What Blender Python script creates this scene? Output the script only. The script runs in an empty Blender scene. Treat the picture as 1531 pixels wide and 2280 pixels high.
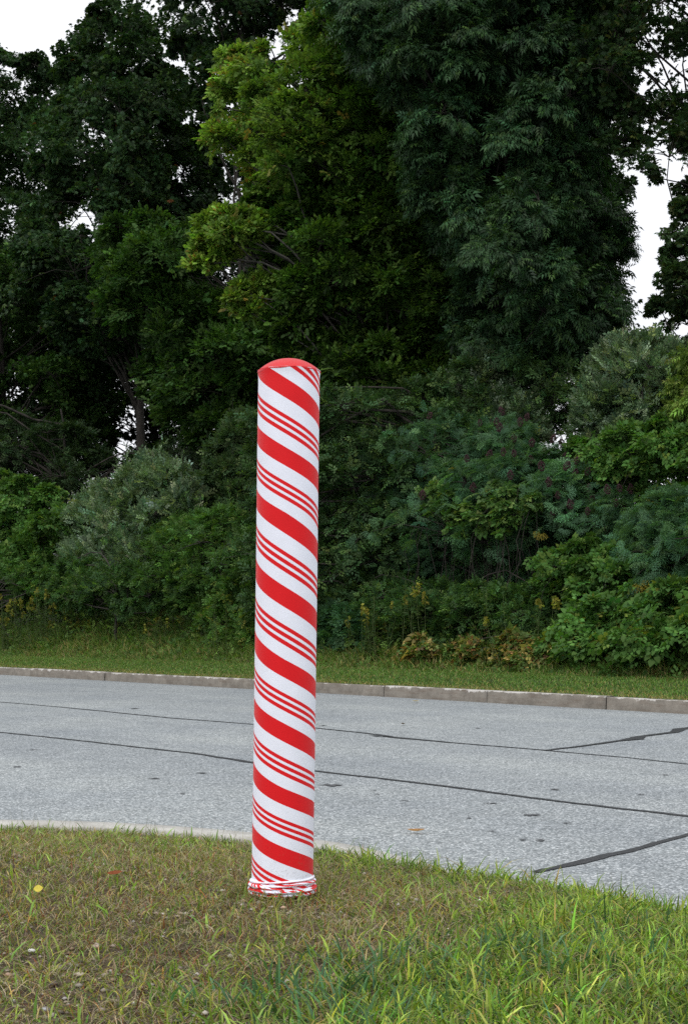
import bpy, math
import numpy as np

SC = bpy.context.scene
COL = SC.collection
R_ = math.radians

# ------------------------------------------------------------------ camera
F, CX, HY = 3167.0, 765.5, 1390.0      # focal length, centre column, horizon row (pixels of a 1531x2280 picture)
EYE = 1.0
cam = bpy.data.cameras.new('camera')
camo = bpy.data.objects.new('camera', cam)
COL.objects.link(camo)
camo.location = (0, 0, EYE)
camo.rotation_euler = (R_(90), 0, 0)
cam.sensor_fit = 'VERTICAL'
cam.sensor_height = 36
cam.lens = 36 * F / 2280
cam.shift_y = (HY - 1140) / 2280
cam.clip_start = 0.05
cam.clip_end = 5000
SC.camera = camo

# ------------------------------------------------------------------ world and sun: bright overcast
SUN_EL, SUN_AZ = R_(50), R_(-150)     # behind the camera, a little to the left
world = bpy.data.worlds.new('World')
SC.world = world
world.use_nodes = True
nt = world.node_tree
nt.nodes.clear()
sky = nt.nodes.new('ShaderNodeTexSky')
sky.sky_type = 'NISHITA'
sky.sun_disc = False
sky.sun_elevation = SUN_EL
sky.sun_rotation = SUN_AZ
sky.dust_density = 4
tc = nt.nodes.new('ShaderNodeTexCoord')
cn = nt.nodes.new('ShaderNodeTexNoise')
cn.inputs['Scale'].default_value = 2.2
cn.inputs['Detail'].default_value = 5
cr = nt.nodes.new('ShaderNodeValToRGB')
cr.color_ramp.elements[0].position = .35
cr.color_ramp.elements[0].color = (10.2, 10.4, 10.9, 1)
cr.color_ramp.elements[1].position = .7
cr.color_ramp.elements[1].color = (12.4, 12.5, 12.9, 1)
mx = nt.nodes.new('ShaderNodeMix')
mx.data_type = 'RGBA'
mx.inputs['Factor'].default_value = 0.93
bg = nt.nodes.new('ShaderNodeBackground')
bg.inputs['Strength'].default_value = 0.1
wo = nt.nodes.new('ShaderNodeOutputWorld')
L = nt.links.new
L(tc.outputs['Generated'], cn.inputs['Vector'])
L(cn.outputs['Fac'], cr.inputs['Fac'])
L(sky.outputs['Color'], mx.inputs['A'])
L(cr.outputs['Color'], mx.inputs['B'])
L(mx.outputs['Result'], bg.inputs['Color'])
L(bg.outputs['Background'], wo.inputs['Surface'])

sl = bpy.data.lights.new('sun', 'SUN')
sl.energy = 1.3
sl.angle = R_(28)
sl.color = (1.0, 0.975, 0.94)
so = bpy.data.objects.new('sun', sl)
COL.objects.link(so)
so.rotation_euler = (R_(90) - SUN_EL, 0, R_(-22))

SC.view_settings.view_transform = 'Standard'
SC.view_settings.look = 'None'
SC.view_settings.exposure = 0.0
SC.view_settings.gamma = 1.0
SC.render.engine = 'CYCLES'
cy = SC.cycles
cy.debug_use_compact_bvh = True
cy.max_bounces = 5
cy.diffuse_bounces = 3
cy.glossy_bounces = 2
cy.transmission_bounces = 3
cy.transparent_max_bounces = 4
cy.caustics_reflective = False
cy.caustics_refractive = False
cy.use_denoising = False
cy.denoising_input_passes = 'RGB_ALBEDO_NORMAL'
cy.denoising_prefilter = 'ACCURATE'
SC.render.filter_size = 1.2

# ------------------------------------------------------------------ helpers
def W(px, py, D):
    """world point seen at (px, py) at forward distance D"""
    return np.array([(px - CX) / F * D, D, EYE - (py - HY) / F * D])

def rng(seed):
    return np.random.default_rng(seed)

def tag(o, label=None, cat=None, group=None, kind=None):
    if label: o['label'] = label
    if cat: o['category'] = cat
    if group: o['group'] = group
    if kind: o['kind'] = kind
    return o

def empty(name, loc, label, cat, group=None):
    o = bpy.data.objects.new(name, None)
    o.empty_display_size = .2
    COL.objects.link(o)
    o.location = loc
    return tag(o, label, cat, group)

def link_mesh(name, me, mat, parent=None, kind=None):
    o = bpy.data.objects.new(name, me)
    if mat: me.materials.append(mat)
    COL.objects.link(o)
    if parent is not None:
        o.parent = parent
        o.matrix_parent_inverse.identity()
        loc = parent.location
        me.transform(__import__('mathutils').Matrix.Translation((-loc[0], -loc[1], -loc[2])))
    if kind: o['kind'] = kind
    return o

def np_mesh(name, V, faces, col=None, smooth=False, uv=None, fcol=None):
    """V (n,3); faces: list of index arrays each (m,k)"""
    me = bpy.data.meshes.new(name)
    V = np.asarray(V, np.float32)
    loops = np.concatenate([f.reshape(-1) for f in faces]).astype(np.int32)
    tot = np.concatenate([np.full(len(f), f.shape[1]) for f in faces]).astype(np.int32)
    st = np.concatenate([[0], np.cumsum(tot)[:-1]]).astype(np.int32)
    me.vertices.add(len(V))
    me.vertices.foreach_set('co', V.ravel())
    me.loops.add(len(loops))
    me.loops.foreach_set('vertex_index', loops)
    me.polygons.add(len(tot))
    me.polygons.foreach_set('loop_start', st)
    me.polygons.foreach_set('loop_total', tot)
    if smooth:
        me.polygons.foreach_set('use_smooth', np.ones(len(tot), bool))
    if col is not None:
        a = me.color_attributes.new('Col', 'FLOAT_COLOR', 'POINT')
        c = np.ones((len(V), 4), np.float32)
        c[:, :3] = col
        a.data.foreach_set('color', c.ravel())
    if fcol is not None:
        a = me.attributes.new('Col', 'FLOAT_COLOR', 'FACE')
        c = np.ones((len(fcol), 4), np.float32)
        c[:, :3] = fcol
        a.data.foreach_set('color', c.ravel())
    if uv is not None:
        l = me.uv_layers.new(name='UVMap')
        l.data.foreach_set('uv', np.asarray(uv, np.float32)[loops].ravel())
    me.update()
    return me

def nrm(v):
    return v / (np.linalg.norm(v, axis=-1, keepdims=True) + 1e-9)

def grid_mesh(name, P, **k):
    """P (a,b,3)"""
    a, b = P.shape[:2]
    i = np.arange(a * b).reshape(a, b)
    f = np.stack([i[:-1, :-1], i[1:, :-1], i[1:, 1:], i[:-1, 1:]], -1).reshape(-1, 4)
    return np_mesh(name, P.reshape(-1, 3), [f], **k)

def tube_arrays(pts, rad, n=6):
    pts = np.asarray(pts, float)
    rad = np.asarray(rad, float)
    d = np.gradient(pts, axis=0)
    d = nrm(d)
    ref = np.array([0.31, 0.2, 0.93])
    if abs(np.mean(d @ ref)) > .9: ref = np.array([1, 0, .1])
    s = nrm(np.cross(d, ref))
    t = np.cross(d, s)
    an = np.linspace(0, 2 * np.pi, n, endpoint=False)
    V = pts[:, None] + rad[:, None, None] * (np.cos(an)[None, :, None] * s[:, None] + np.sin(an)[None, :, None] * t[:, None])
    m = len(pts)
    i = np.arange(m * n).reshape(m, n)
    j = np.roll(i, -1, 1)
    f = np.stack([i[:-1], j[:-1], j[1:], i[1:]], -1).reshape(-1, 4)
    return V.reshape(-1, 3), f

class Tubes:
    def __init__(s): s.V, s.F, s.n = [], [], 0
    def add(s, pts, rad, n=6):
        V, f = tube_arrays(pts, rad, n)
        s.V.append(V); s.F.append(f + s.n); s.n += len(V)
    def mesh(s, name):
        return np_mesh(name, np.concatenate(s.V), [np.concatenate(s.F)], smooth=True)

# ------------------------------------------------------------------ materials
def newmat(name):
    m = bpy.data.materials.new(name)
    m.use_nodes = True
    t = m.node_tree
    return m, t, t.nodes['Principled BSDF'], t.nodes['Material Output']

def node(t, kind, **k):
    n = t.nodes.new(kind)
    for a, v in k.items():
        if hasattr(n, a): setattr(n, a, v)
    return n

def noise(t, vec, scale, detail=4, rough=.55):
    n = t.nodes.new('ShaderNodeTexNoise')
    n.inputs['Scale'].default_value = scale
    n.inputs['Detail'].default_value = detail
    n.inputs['Roughness'].default_value = rough
    if vec is not None: t.links.new(vec, n.inputs['Vector'])
    return n.outputs['Fac']

def ramp(t, fac, stops, interp='LINEAR'):
    n = t.nodes.new('ShaderNodeValToRGB')
    n.color_ramp.interpolation = interp
    e = n.color_ramp.elements
    while len(e) < len(stops): e.new(.5)
    for el, (p, c) in zip(e, stops):
        el.position = p
        el.color = (c[0], c[1], c[2], 1) if hasattr(c, '__len__') else (c, c, c, 1)
    t.links.new(fac, n.inputs['Fac'])
    return n.outputs['Color']

def mixc(t, fac, a, b, mode='MIX'):
    n = t.nodes.new('ShaderNodeMix')
    n.data_type = 'RGBA'
    n.blend_type = mode
    for s, v in (('Factor', fac), ('A', a), ('B', b)):
        if isinstance(v, bpy.types.NodeSocket): t.links.new(v, n.inputs[s])
        elif s == 'Factor': n.inputs[s].default_value = v
        else: n.inputs[s].default_value = (v[0], v[1], v[2], 1)
    return n.outputs['Result']

def bump(t, bs, h, strength, dist=.01):
    b = t.nodes.new('ShaderNodeBump')
    b.inputs['Strength'].default_value = strength
    b.inputs['Distance'].default_value = dist
    t.links.new(h, b.inputs['Height'])
    t.links.new(b.outputs['Normal'], bs.inputs['Normal'])

def leaf_mat(name, rough=.5, spec=.35, trans=.3):
    m, t, bs, out = newmat(name)
    a = node(t, 'ShaderNodeAttribute', attribute_name='Col')
    t.links.new(a.outputs['Color'], bs.inputs['Base Color'])
    bs.inputs['Roughness'].default_value = rough
    bs.inputs['Specular IOR Level'].default_value = spec
    tr = t.nodes.new('ShaderNodeBsdfTranslucent')
    c = mixc(t, 1.0, a.outputs['Color'], (1.25, 1.35, .5), 'MULTIPLY')
    t.links.new(c, tr.inputs['Color'])
    ms = t.nodes.new('ShaderNodeMixShader')
    ms.inputs[0].default_value = trans
    t.links.new(bs.outputs[0], ms.inputs[1])
    t.links.new(tr.outputs[0], ms.inputs[2])
    t.links.new(ms.outputs[0], out.inputs['Surface'])
    return m

M_LEAF = leaf_mat('glossy_leaf', .55, .22, .25)
M_SOFT = leaf_mat('soft_leaf', .6, .2, .35)
M_GRASS = leaf_mat('grass_blade', .55, .3, .3)

def bark(name, c1, c2):
    m, t, bs, out = newmat(name)
    g = node(t, 'ShaderNodeTexCoord').outputs['Object']
    n = noise(t, g, 9, 6)
    t.links.new(ramp(t, n, [(.35, c1), (.65, c2)]), bs.inputs['Base Color'])
    bs.inputs['Roughness'].default_value = .9
    bump(t, bs, noise(t, g, 30, 5), .6, .02)
    return m
M_BARK = bark('dark_bark', (.018, .015, .012), (.05, .043, .035))
M_BARKM = bark('limb_bark', (.03, .028, .024), (.075, .07, .06))
M_BARKL = bark('grey_bark', (.05, .047, .042), (.13, .125, .11))

ROADA = math.atan2(1950 + CX, F)
# asphalt
def asphalt():
    m, t, bs, out = newmat('weathered_asphalt')
    g = node(t, 'ShaderNodeTexCoord').outputs['Object']
    v = t.nodes.new('ShaderNodeTexVoronoi')
    v.inputs['Scale'].default_value = 100
    t.links.new(g, v.inputs['Vector'])
    sep = t.nodes.new('ShaderNodeSeparateColor')
    t.links.new(v.outputs['Color'], sep.inputs[0])
    stones = ramp(t, sep.outputs[0], [(.0, (.22, .242, .248)), (.45, (.34, .372, .38)), (.8, (.46, .494, .50)), (1.0, (.74, .77, .77))])
    gaps = ramp(t, v.outputs['Distance'], [(.35, 1.0), (.75, .42)])
    c = mixc(t, .75, stones, gaps, 'MULTIPLY')
    fine = ramp(t, noise(t, g, 160, 3), [(.3, .86), (.7, 1.13)])
    c = mixc(t, .8, c, fine, 'MULTIPLY')
    rt_ = t.nodes.new('ShaderNodeMapping')
    rt_.inputs['Rotation'].default_value = (0, 0, -math.atan2(math.cos(ROADA), -math.sin(ROADA)))
    rt_.inputs['Scale'].default_value = (1, 1, 1)
    t.links.new(g, rt_.inputs['Vector'])
    st_ = t.nodes.new('ShaderNodeMapping')
    st_.inputs['Scale'].default_value = (.035, .9, 1)
    t.links.new(rt_.outputs[0], st_.inputs['Vector'])
    c = mixc(t, 1.0, c, ramp(t, noise(t, st_.outputs[0], 1.0, 3, .5), [(.35, (.90, .905, .92)), (.65, (1.08, 1.08, 1.07))]), 'MULTIPLY')
    big = ramp(t, noise(t, g, .55, 5, .6), [(.3, (.86, .87, .9)), (.7, (1.1, 1.09, 1.07))])
    c = mixc(t, 1.0, c, big, 'MULTIPLY')
    med = ramp(t, noise(t, g, 5, 6, .65), [(.3, .86), (.7, 1.12)])
    c = mixc(t, .8, c, med, 'MULTIPLY')
    # small dark oil spots
    mp = t.nodes.new('ShaderNodeMapping')
    mp.inputs['Scale'].default_value = (1.7, 1.7, 1)
    t.links.new(g, mp.inputs['Vector'])
    sp = noise(t, mp.outputs['Vector'], 2.4, 2, .4)
    spm = ramp(t, sp, [(.77, 0.0), (.80, .5)])
    c = mixc(t, spm, c, (.045, .047, .05))
    t.links.new(c, bs.inputs['Base Color'])
    bs.inputs['Roughness'].default_value = .92
    bs.inputs['Specular IOR Level'].default_value = .25
    bump(t, bs, v.outputs['Distance'], .35, .004)
    return m
M_ASPH = asphalt()

def tar():
    m, t, bs, out = newmat('tar_sealant')
    g = node(t, 'ShaderNodeTexCoord').outputs['Object']
    t.links.new(ramp(t, noise(t, g, 70, 5), [(.35, (.022, .024, .027)), (.62, (.045, .048, .052)), (.78, (.10, .10, .10))]), bs.inputs['Base Color'])
    bs.inputs['Roughness'].default_value = .6
    bump(t, bs, noise(t, g, 60, 3), .3, .004)
    return m
M_TAR = tar()

def concrete(name, base, dark, pale, stain=True):
    m, t, bs, out = newmat(name)
    g = node(t, 'ShaderNodeTexCoord').outputs['Object']
    c = ramp(t, noise(t, g, 6, 8, .65), [(.3, dark), (.62, base)])
    c = mixc(t, .7, c, ramp(t, noise(t, g, 90, 4), [(.3, .7), (.7, 1.25)]), 'MULTIPLY')
    if stain:
        # rusty brown streaks low on the face and pale chipped arrises
        sx = t.nodes.new('ShaderNodeSeparateXYZ')
        t.links.new(g, sx.inputs[0])
        mp = t.nodes.new('ShaderNodeMapping')
        mp.inputs['Scale'].default_value = (1, 1, 9)
        t.links.new(g, mp.inputs['Vector'])
        s = noise(t, mp.outputs[0], 3.0, 6, .7)
        c = mixc(t, ramp(t, s, [(.5, 0.0), (.7, .65)]), c, (.13, .095, .07))
        a = t.nodes.new('ShaderNodeMath'); a.operation = 'ADD'
        nz = noise(t, g, 4.5, 6, .75)
        b = t.nodes.new('ShaderNodeMath'); b.operation = 'MULTIPLY_ADD'
        t.links.new(nz, b.inputs[0]); b.inputs[1].default_value = .22; b.inputs[2].default_value = -.12
        t.links.new(sx.outputs[2], a.inputs[0]); t.links.new(b.outputs[0], a.inputs[1])
        c = mixc(t, ramp(t, a.outputs[0], [(.135, 0.0), (.142, 1.0)]), c, pale)
    t.links.new(c, bs.inputs['Base Color'])
    bs.inputs['Roughness'].default_value = .9
    bump(t, bs, noise(t, g, 50, 5), .4, .006)
    return m
M_KERB = concrete('kerb_granite', (.235, .212, .180), (.135, .12, .10), (.50, .48, .45))
M_KERBN = concrete('kerb_concrete', (.50, .49, .45), (.36, .35, .32), (.5, .49, .46), False)

def soil():
    m, t, bs, out = newmat('dry_soil')
    g = node(t, 'ShaderNodeTexCoord').outputs['Object']
    c = ramp(t, noise(t, g, 40, 8, .7), [(.28, (.022, .015, .009)), (.5, (.085, .058, .036)), (.72, (.21, .165, .115))])
    c = mixc(t, .6, c, ramp(t, noise(t, g, 2.2, 4), [(.35, (.7, .8, .55)), (.65, (1.15, 1.05, 1.0))]), 'MULTIPLY')
    t.links.new(c, bs.inputs['Base Color'])
    bs.inputs['Roughness'].default_value = .95
    bump(t, bs, noise(t, g, 60, 6, .7), .9, .02)
    return m
M_SOIL = soil()

def bank_ground():
    m, t, bs, out = newmat('grassy_bank')
    g = node(t, 'ShaderNodeTexCoord').outputs['Object']
    c = ramp(t, noise(t, g, 5, 8, .7), [(.3, (.018, .032, .01)), (.6, (.045, .065, .02)), (.8, (.10, .095, .04))])
    t.links.new(c, bs.inputs['Base Color'])
    bs.inputs['Roughness'].default_value = .95
    bump(t, bs, noise(t, g, 25, 6, .7), .8, .03)
    return m
M_BANK = bank_ground()

# ------------------------------------------------------------------ road frame: direction and distances
A_ = math.atan2(1950 + CX, F)                     # road runs to the left at this angle from straight ahead
DIR = np.array([-math.sin(A_), math.cos(A_)])
NRM = np.array([math.cos(A_), math.sin(A_)])      # across the road, away from the camera
QK = 13.2                                         # face of the far kerb
def qt(q, t):                                     # road frame -> xy
    return np.asarray(q)[..., None] * NRM + np.asarray(t)[..., None] * DIR
def qof(x, y): return x * NRM[0] + y * NRM[1]
def tof(x, y): return x * DIR[0] + y * DIR[1]

def vnoise(x, y, s, seed=0):
    """cheap smooth noise from sines"""
    r = rng(seed)
    o = 0
    for k in range(5):
        a, b, c, d = r.normal(size=4)
        f = s * (1 + k * .7)
        o = o + np.sin(x * f * (a + 1.2 * np.sign(a)) + y * f * b + c * 6) * np.cos(y * f * (d + np.sign(d)) - x * f * .4 * a + c * 3) / (1 + k * .5)
    return o / 2.2

def sstep(a, b, x):
    u = np.clip((x - a) / (b - a), 0, 1)
    return u * u * (3 - 2 * u)

def zbank(x, y):
    q = qof(x, y)
    z = .14 + .12 * sstep(QK + .2, QK + 2.2, q) + 1.0 * sstep(QK + 1.8, QK + 9, q) + 1.5 * sstep(QK + 8, QK + 20, q) + .02 * vnoise(x, y, .9, 5) * sstep(QK + .3, QK + 1.5, q)
    return z + .06 * vnoise(x, y, .5, 6) * sstep(QK + 1.6, QK + 3, q)

# ground to the horizon
g_ = np.array([[[-1500, -1500, -.06], [-1500, 1500, -.06]], [[1500, -1500, -.06], [1500, 1500, -.06]]], float)
link_mesh('ground', grid_mesh('ground', g_), M_BANK, kind='structure')
# road
P = np.zeros((2, 2, 3))
for a, q in enumerate((-40, QK + .01)):
    for b, t_ in enumerate((-200, 300)):
        P[a, b, :2] = qt(q, t_)
road = link_mesh('road', grid_mesh('road', P[:, ::-1]), M_ASPH, kind='structure')

# tar sealed cracks on the road
def ground_pt(px, py, z=0.0):
    D = (EYE - z) * F / (py - HY)
    return np.array([(px - CX) / F * D, D])
def strip(name, pix, widths, seed, z=.004):
    """sealant band along a ground polyline, world widths in metres"""
    r = rng(seed)
    pts = np.array([ground_pt(*p) for p in pix])
    w = np.array(widths)
    seg = np.linalg.norm(np.diff(pts, axis=0), axis=1)
    s = np.concatenate([[0], np.cumsum(seg)])
    n = max(8, int(s[-1] / .035))
    ss = np.linspace(0, s[-1], n)
    c = np.stack([np.interp(ss, s, pts[:, 0]), np.interp(ss, s, pts[:, 1])], 1)
    ww = np.interp(ss, s, w)
    d = nrm(np.gradient(c, axis=0))
    nn = np.stack([-d[:, 1], d[:, 0]], 1)
    wob = np.convolve(r.normal(size=n + 20), np.ones(21) / 21, 'valid')[:n] * .03
    c = c + nn * wob[:, None]
    e1 = ww * (.5 + .09 * np.convolve(r.normal(size=n + 2), np.ones(3) / 3, 'valid'))
    e2 = ww * (.5 + .09 * np.convolve(r.normal(size=n + 2), np.ones(3) / 3, 'valid'))
    P = np.zeros((2, n, 3))
    P[0, :, :2] = c - nn * e1[:, None]
    P[1, :, :2] = c + nn * e2[:, None]
    P[..., 2] = z
    o = link_mesh('tar_seam', grid_mesh('tar_seam', P), M_TAR, road)
    return o
strip('a', [(-700, 1529), (-60, 1558), (130, 1574), (380, 1599), (560, 1613), (700, 1621), (840, 1636), (870, 1642), (1000, 1654), (1210, 1671), (1400, 1688), (1531, 1702), (1900, 1740)],
      [.035, .04, .04, .05, .035, .035, .05, .10, .05, .035, .03, .03, .03], 1)
strip('b', [(-600, 1572), (-30, 1628), (100, 1641), (280, 1661), (430, 1677), (560, 1698), (700, 1717), (850, 1734), (1100, 1766), (1350, 1798), (1531, 1818), (2000, 1876)],
      [.035, .04, .05, .045, .05, .055, .045, .045, .045, .045, .045, .045], 2)
strip('c', [(1210, 1672), (1290, 1663), (1380, 1650), (1412, 1646), (1424, 1640), (1500, 1631), (1512, 1624), (1620, 1612), (1900, 1590)],
      [.035, .05, .06, .15, .07, .08, .12, .05, .05], 3, .006)
strip('d', [(1190, 1943), (1230, 1934), (1290, 1921), (1340, 1907), (1400, 1895), (1460, 1878), (1531, 1859), (1750, 1812), (2100, 1750)],
      [.035, .042, .060, .055, .045, .036, .036, .036, .036], 4, .004)
strip('e', [(822, 1637), (845, 1641), (865, 1640)], [.01, .06, .10], 5, .008)

M_STAIN, _t, _b, _o = newmat('oil_stain')
_b.inputs['Base Color'].default_value = (.085, .09, .095, 1)
_b.inputs['Roughness'].default_value = .8
# oil and tar blots on the carriageway
rb = rng(77)
bl = [(735, 1749, .10), (1235, 1759, .07), (1182, 1816, .06), (345, 1734, .06), (40, 1708, .05), (452, 1722, .05), (830, 1761, .03), (1040, 1823, .03),
      (1165, 1871, .03), (1205, 1872, .05), (1260, 1834, .035), (1090, 1790, .04), (900, 1783, .04), (300, 1578, .10), (75, 1670, .05), (720, 1616, .06), (1064, 1622, .05), (1424, 1770, .03),
      (840, 1770, .03), (405, 1768, .03), (1092, 1852, .025), (1480, 1726, .04)]
Vb, Fb, nb = [], [], 0
for (px, py, r0) in bl:
    c = ground_pt(px, py)
    k = 14
    an = np.linspace(0, 2 * np.pi, k, endpoint=False)
    rr = r0 * .55 * (1 + .45 * rb.normal(size=k)).clip(.3, 1.7)
    q = np.zeros((k, 3)); q[:, 0] = c[0] + np.cos(an) * rr * 1.1; q[:, 1] = c[1] + np.sin(an) * rr * .9; q[:, 2] = .005
    Vb.append(q); Fb.append(np.arange(k)[None] + nb); nb += k
o = link_mesh('oil_stain', np_mesh('oil_stain', np.concatenate(Vb), Fb), M_STAIN, road, 'stuff')

# far kerb: separate stones
kerb = bpy.data.objects.new('kerb', None)
COL.objects.link(kerb)
kerb['kind'] = 'structure'
def far_t(px):                       # t along the far kerb for a picture column
    y = HY + .0575 * (px + 1950)
    p = ground_pt(px, y)
    return tof(*p)
jt = [far_t(x) for x in (1350, 1085, 855, 640, 428, 235, 70)]
step = 1.98
while jt[0] > -14: jt.insert(0, jt[0] - step)
while jt[-1] < 90: jt.append(jt[-1] + 2.3)
rk = rng(3)
for a, b in zip(jt[:-1], jt[1:]):
    n = 24
    tt = np.linspace(a + .006, b - .006, n)
    ch = .006 + .012 * np.clip(rk.normal(size=n), 0, 3) ** 1.3
    prof = []
    h = .15 + rk.uniform(-.006, .006); off = rk.uniform(-.008, .008); w = .15
    for k in range(n):
        c = min(ch[k], .045)
        prof.append([(off - .012, -.03), (off, h - c), (off + c * .9, h), (off + w - .01, h), (off + w, h - .01), (off + w, -.03)])
    prof = np.array(prof)
    P = np.zeros((n, 6, 3))
    P[..., :2] = qt(QK + prof[..., 0], np.repeat(tt[:, None], 6, 1))
    P[..., 2] = prof[..., 1]
    me_faces = None
    V = P.reshape(-1, 3)
    i = np.arange(n * 6).reshape(n, 6)
    f = np.stack([i[:-1, :-1], i[:-1, 1:], i[1:, 1:], i[1:, :-1]], -1).reshape(-1, 4)
    caps = [i[0][None], i[-1][::-1][None]]
    me = np_mesh('kerb_stone', V, [f] + caps)
    link_mesh('kerb_stone', me, M_KERB, kerb)

# bank beyond the far kerb
qs = np.concatenate([[QK + .15, QK + .19], np.linspace(QK + .3, QK + 12, 50), [QK + 14, QK + 16, QK + 18, QK + 20, QK + 40, QK + 120, QK + 600]])
ts = np.concatenate([[-200, -60], np.linspace(-20, 90, 260), [150, 400]])
Q, T = np.meshgrid(qs, ts, indexing='ij')
P = np.zeros(Q.shape + (3,))
P[..., :2] = qt(Q, T)
P[..., 2] = zbank(P[..., 0], P[..., 1])
P[0, :, 2] = .1
P[-3:, :, 2] = P[-4:-3, :, 2] * np.array([1.0, .6, 0])[:, None]
bank = link_mesh('bank', grid_mesh('bank', P[:, ::-1], smooth=True), M_BANK, kind='structure')

# near kerb and the grass island the bollard stands on
KP = np.array([(-14, 5.4), (-8, 5.9), (-4, 6.2), (-1.5, 6.24), (-1.1, 6.2), (-.75, 6.07), (-.4, 5.88), (.16, 5.46), (.66, 4.95), (1.05, 4.42), (1.6, 3.35), (2.2, 1.7), (2.7, -.5), (3.0, -3.5), (3.0, -8)])
kx = np.interp
def smooth_curve(Pk, n=400):
    s = np.concatenate([[0], np.cumsum(np.linalg.norm(np.diff(Pk, axis=0), axis=1))])
    u = np.linspace(0, s[-1], n)
    c = np.stack([np.interp(u, s, Pk[:, 0]), np.interp(u, s, Pk[:, 1])], 1)
    for _ in range(30):
        c[1:-1] = .25 * c[:-2] + .5 * c[1:-1] + .25 * c[2:]
    return c
KC = smooth_curve(KP)
kd = nrm(np.gradient(KC, axis=0))
kn = np.stack([-kd[:, 1], kd[:, 0]], 1)           # towards the road
prof = [(0.0, -.05), (0.0, .128), (-.014, .147), (-.15, .150), (-.158, .14), (-.16, -.05)]
P = np.zeros((len(KC), len(prof), 3))
for k, (o_, z_) in enumerate(prof):
    P[:, k, :2] = KC + kn * o_
    P[:, k, 2] = z_ if z_ < 0 else .02 + (z_ - .02) * (1 - .72 * sstep(-.1, .9, KC[:, 0]))
link_mesh('kerb', grid_mesh('near_kerb', P[:, ::-1]), M_KERBN, kind='structure')

def kdist(x, y):
    x = np.asarray(x, float); y = np.asarray(y, float)
    sh = x.shape
    x = x.ravel(); y = y.ravel()
    out = np.empty(len(x))
    for a in range(0, len(x), 20000):
        dx = x[a:a + 20000, None] - KC[None, ::2, 0]
        dy = y[a:a + 20000, None] - KC[None, ::2, 1]
        j = np.argmin(dx * dx + dy * dy, 1)
        jj = j * 2
        out[a:a + 20000] = -((x[a:a + 20000] - KC[jj, 0]) * kn[jj, 0] + (y[a:a + 20000] - KC[jj, 1]) * kn[jj, 1])
    return out.reshape(sh)
def zisl(x, y):
    d = kdist(x, y)
    z = .125 + .10 * sstep(.12, 1.5, d) + .012 * vnoise(x, y, 2.4, 11) * sstep(.2, .7, d) + .006 * vnoise(x, y, 7, 12) * sstep(.2, .5, d)
    z = z + .035 * sstep(.2, .9, x) * sstep(.13, .3, d) + .03 * np.exp(-((x - 1.0) ** 2 / .5 + (y - 3.6) ** 2 / .5)) * sstep(.2, .6, d)
    return z
ds = np.concatenate([[.15], np.linspace(.17, 3, 60), np.linspace(3.1, 7, 40)])
gx = np.linspace(-12, 3.2, 380)
gy = np.linspace(-6, 6.4, 320)
GX, GY = np.meshgrid(gx, gy, indexing='ij')
GD = kdist(GX, GY)
Z = zisl(GX, GY)
ok = GD > .13
i = np.arange(GX.size).reshape(GX.shape)
quad = ok[:-1, :-1] & ok[1:, :-1] & ok[1:, 1:] & ok[:-1, 1:]
f = np.stack([i[:-1, :-1], i[1:, :-1], i[1:, 1:], i[:-1, 1:]], -1)[quad]
used, inv = np.unique(f, return_inverse=True)
V = np.stack([GX, GY, Z], -1).reshape(-1, 3)[used]
link_mesh('grass_island', np_mesh('grass_island', V, [inv.reshape(f.shape)], smooth=True), M_SOIL, kind='structure')

# ------------------------------------------------------------------ the striped bollard
def stripe_mat():
    m, t, bs, out = newmat('candy_stripe_fabric')
    uv = node(t, 'ShaderNodeTexCoord').outputs['UV']
    sx = t.nodes.new('ShaderNodeSeparateXYZ')
    t.links.new(uv, sx.inputs[0])
    fr = t.nodes.new('ShaderNodeMath'); fr.operation = 'FRACT'
    t.links.new(sx.outputs[1], fr.inputs[0])
    red, wh = (.74, .006, .011), (.86, .89, 1.0)
    c = ramp(t, fr.outputs[0], [(0, red), (.285, wh), (.524, red), (.586, wh), (.632, red), (.692, wh), (.738, red), (.802, wh)], 'CONSTANT')
    g = node(t, 'ShaderNodeTexCoord').outputs['Object']
    c = mixc(t, .5, c, ramp(t, noise(t, g, 25, 4), [(.3, .93), (.7, 1.05)]), 'MULTIPLY')
    sz = t.nodes.new('ShaderNodeSeparateXYZ'); t.links.new(g, sz.inputs[0])
    dz = ramp(t, sz.outputs[2], [(.02, 1.0), (.22, 0.0)])
    dn = ramp(t, noise(t, g, 130, 5, .7), [(.56, 0.0), (.70, .55)])
    c = mixc(t, mixc(t, 1.0, dz, dn, 'MULTIPLY'), c, (.16, .115, .075))
    t.links.new(c, bs.inputs['Base Color'])
    bs.inputs['Roughness'].default_value = .62
    bs.inputs['Specular IOR Level'].default_value = .25
    bs.inputs['Sheen Weight'].default_value = .12
    b1 = noise(t, g, 420, 2)
    vn = t.nodes.new('ShaderNodeTexVoronoi'); vn.inputs['Scale'].default_value = 16
    t.links.new(g, vn.inputs['Vector'])
    lump = ramp(t, vn.outputs['Distance'], [(0.0, 1.0), (.07, 0.0)])
    ad = t.nodes.new('ShaderNodeMath'); ad.operation = 'MULTIPLY_ADD'
    t.links.new(lump, ad.inputs[0]); ad.inputs[1].default_value = 1.1; t.links.new(b1, ad.inputs[2])
    bump(t, bs, ad.outputs[0], .14, .0025)
    return m
M_STRIPE = stripe_mat()
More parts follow.
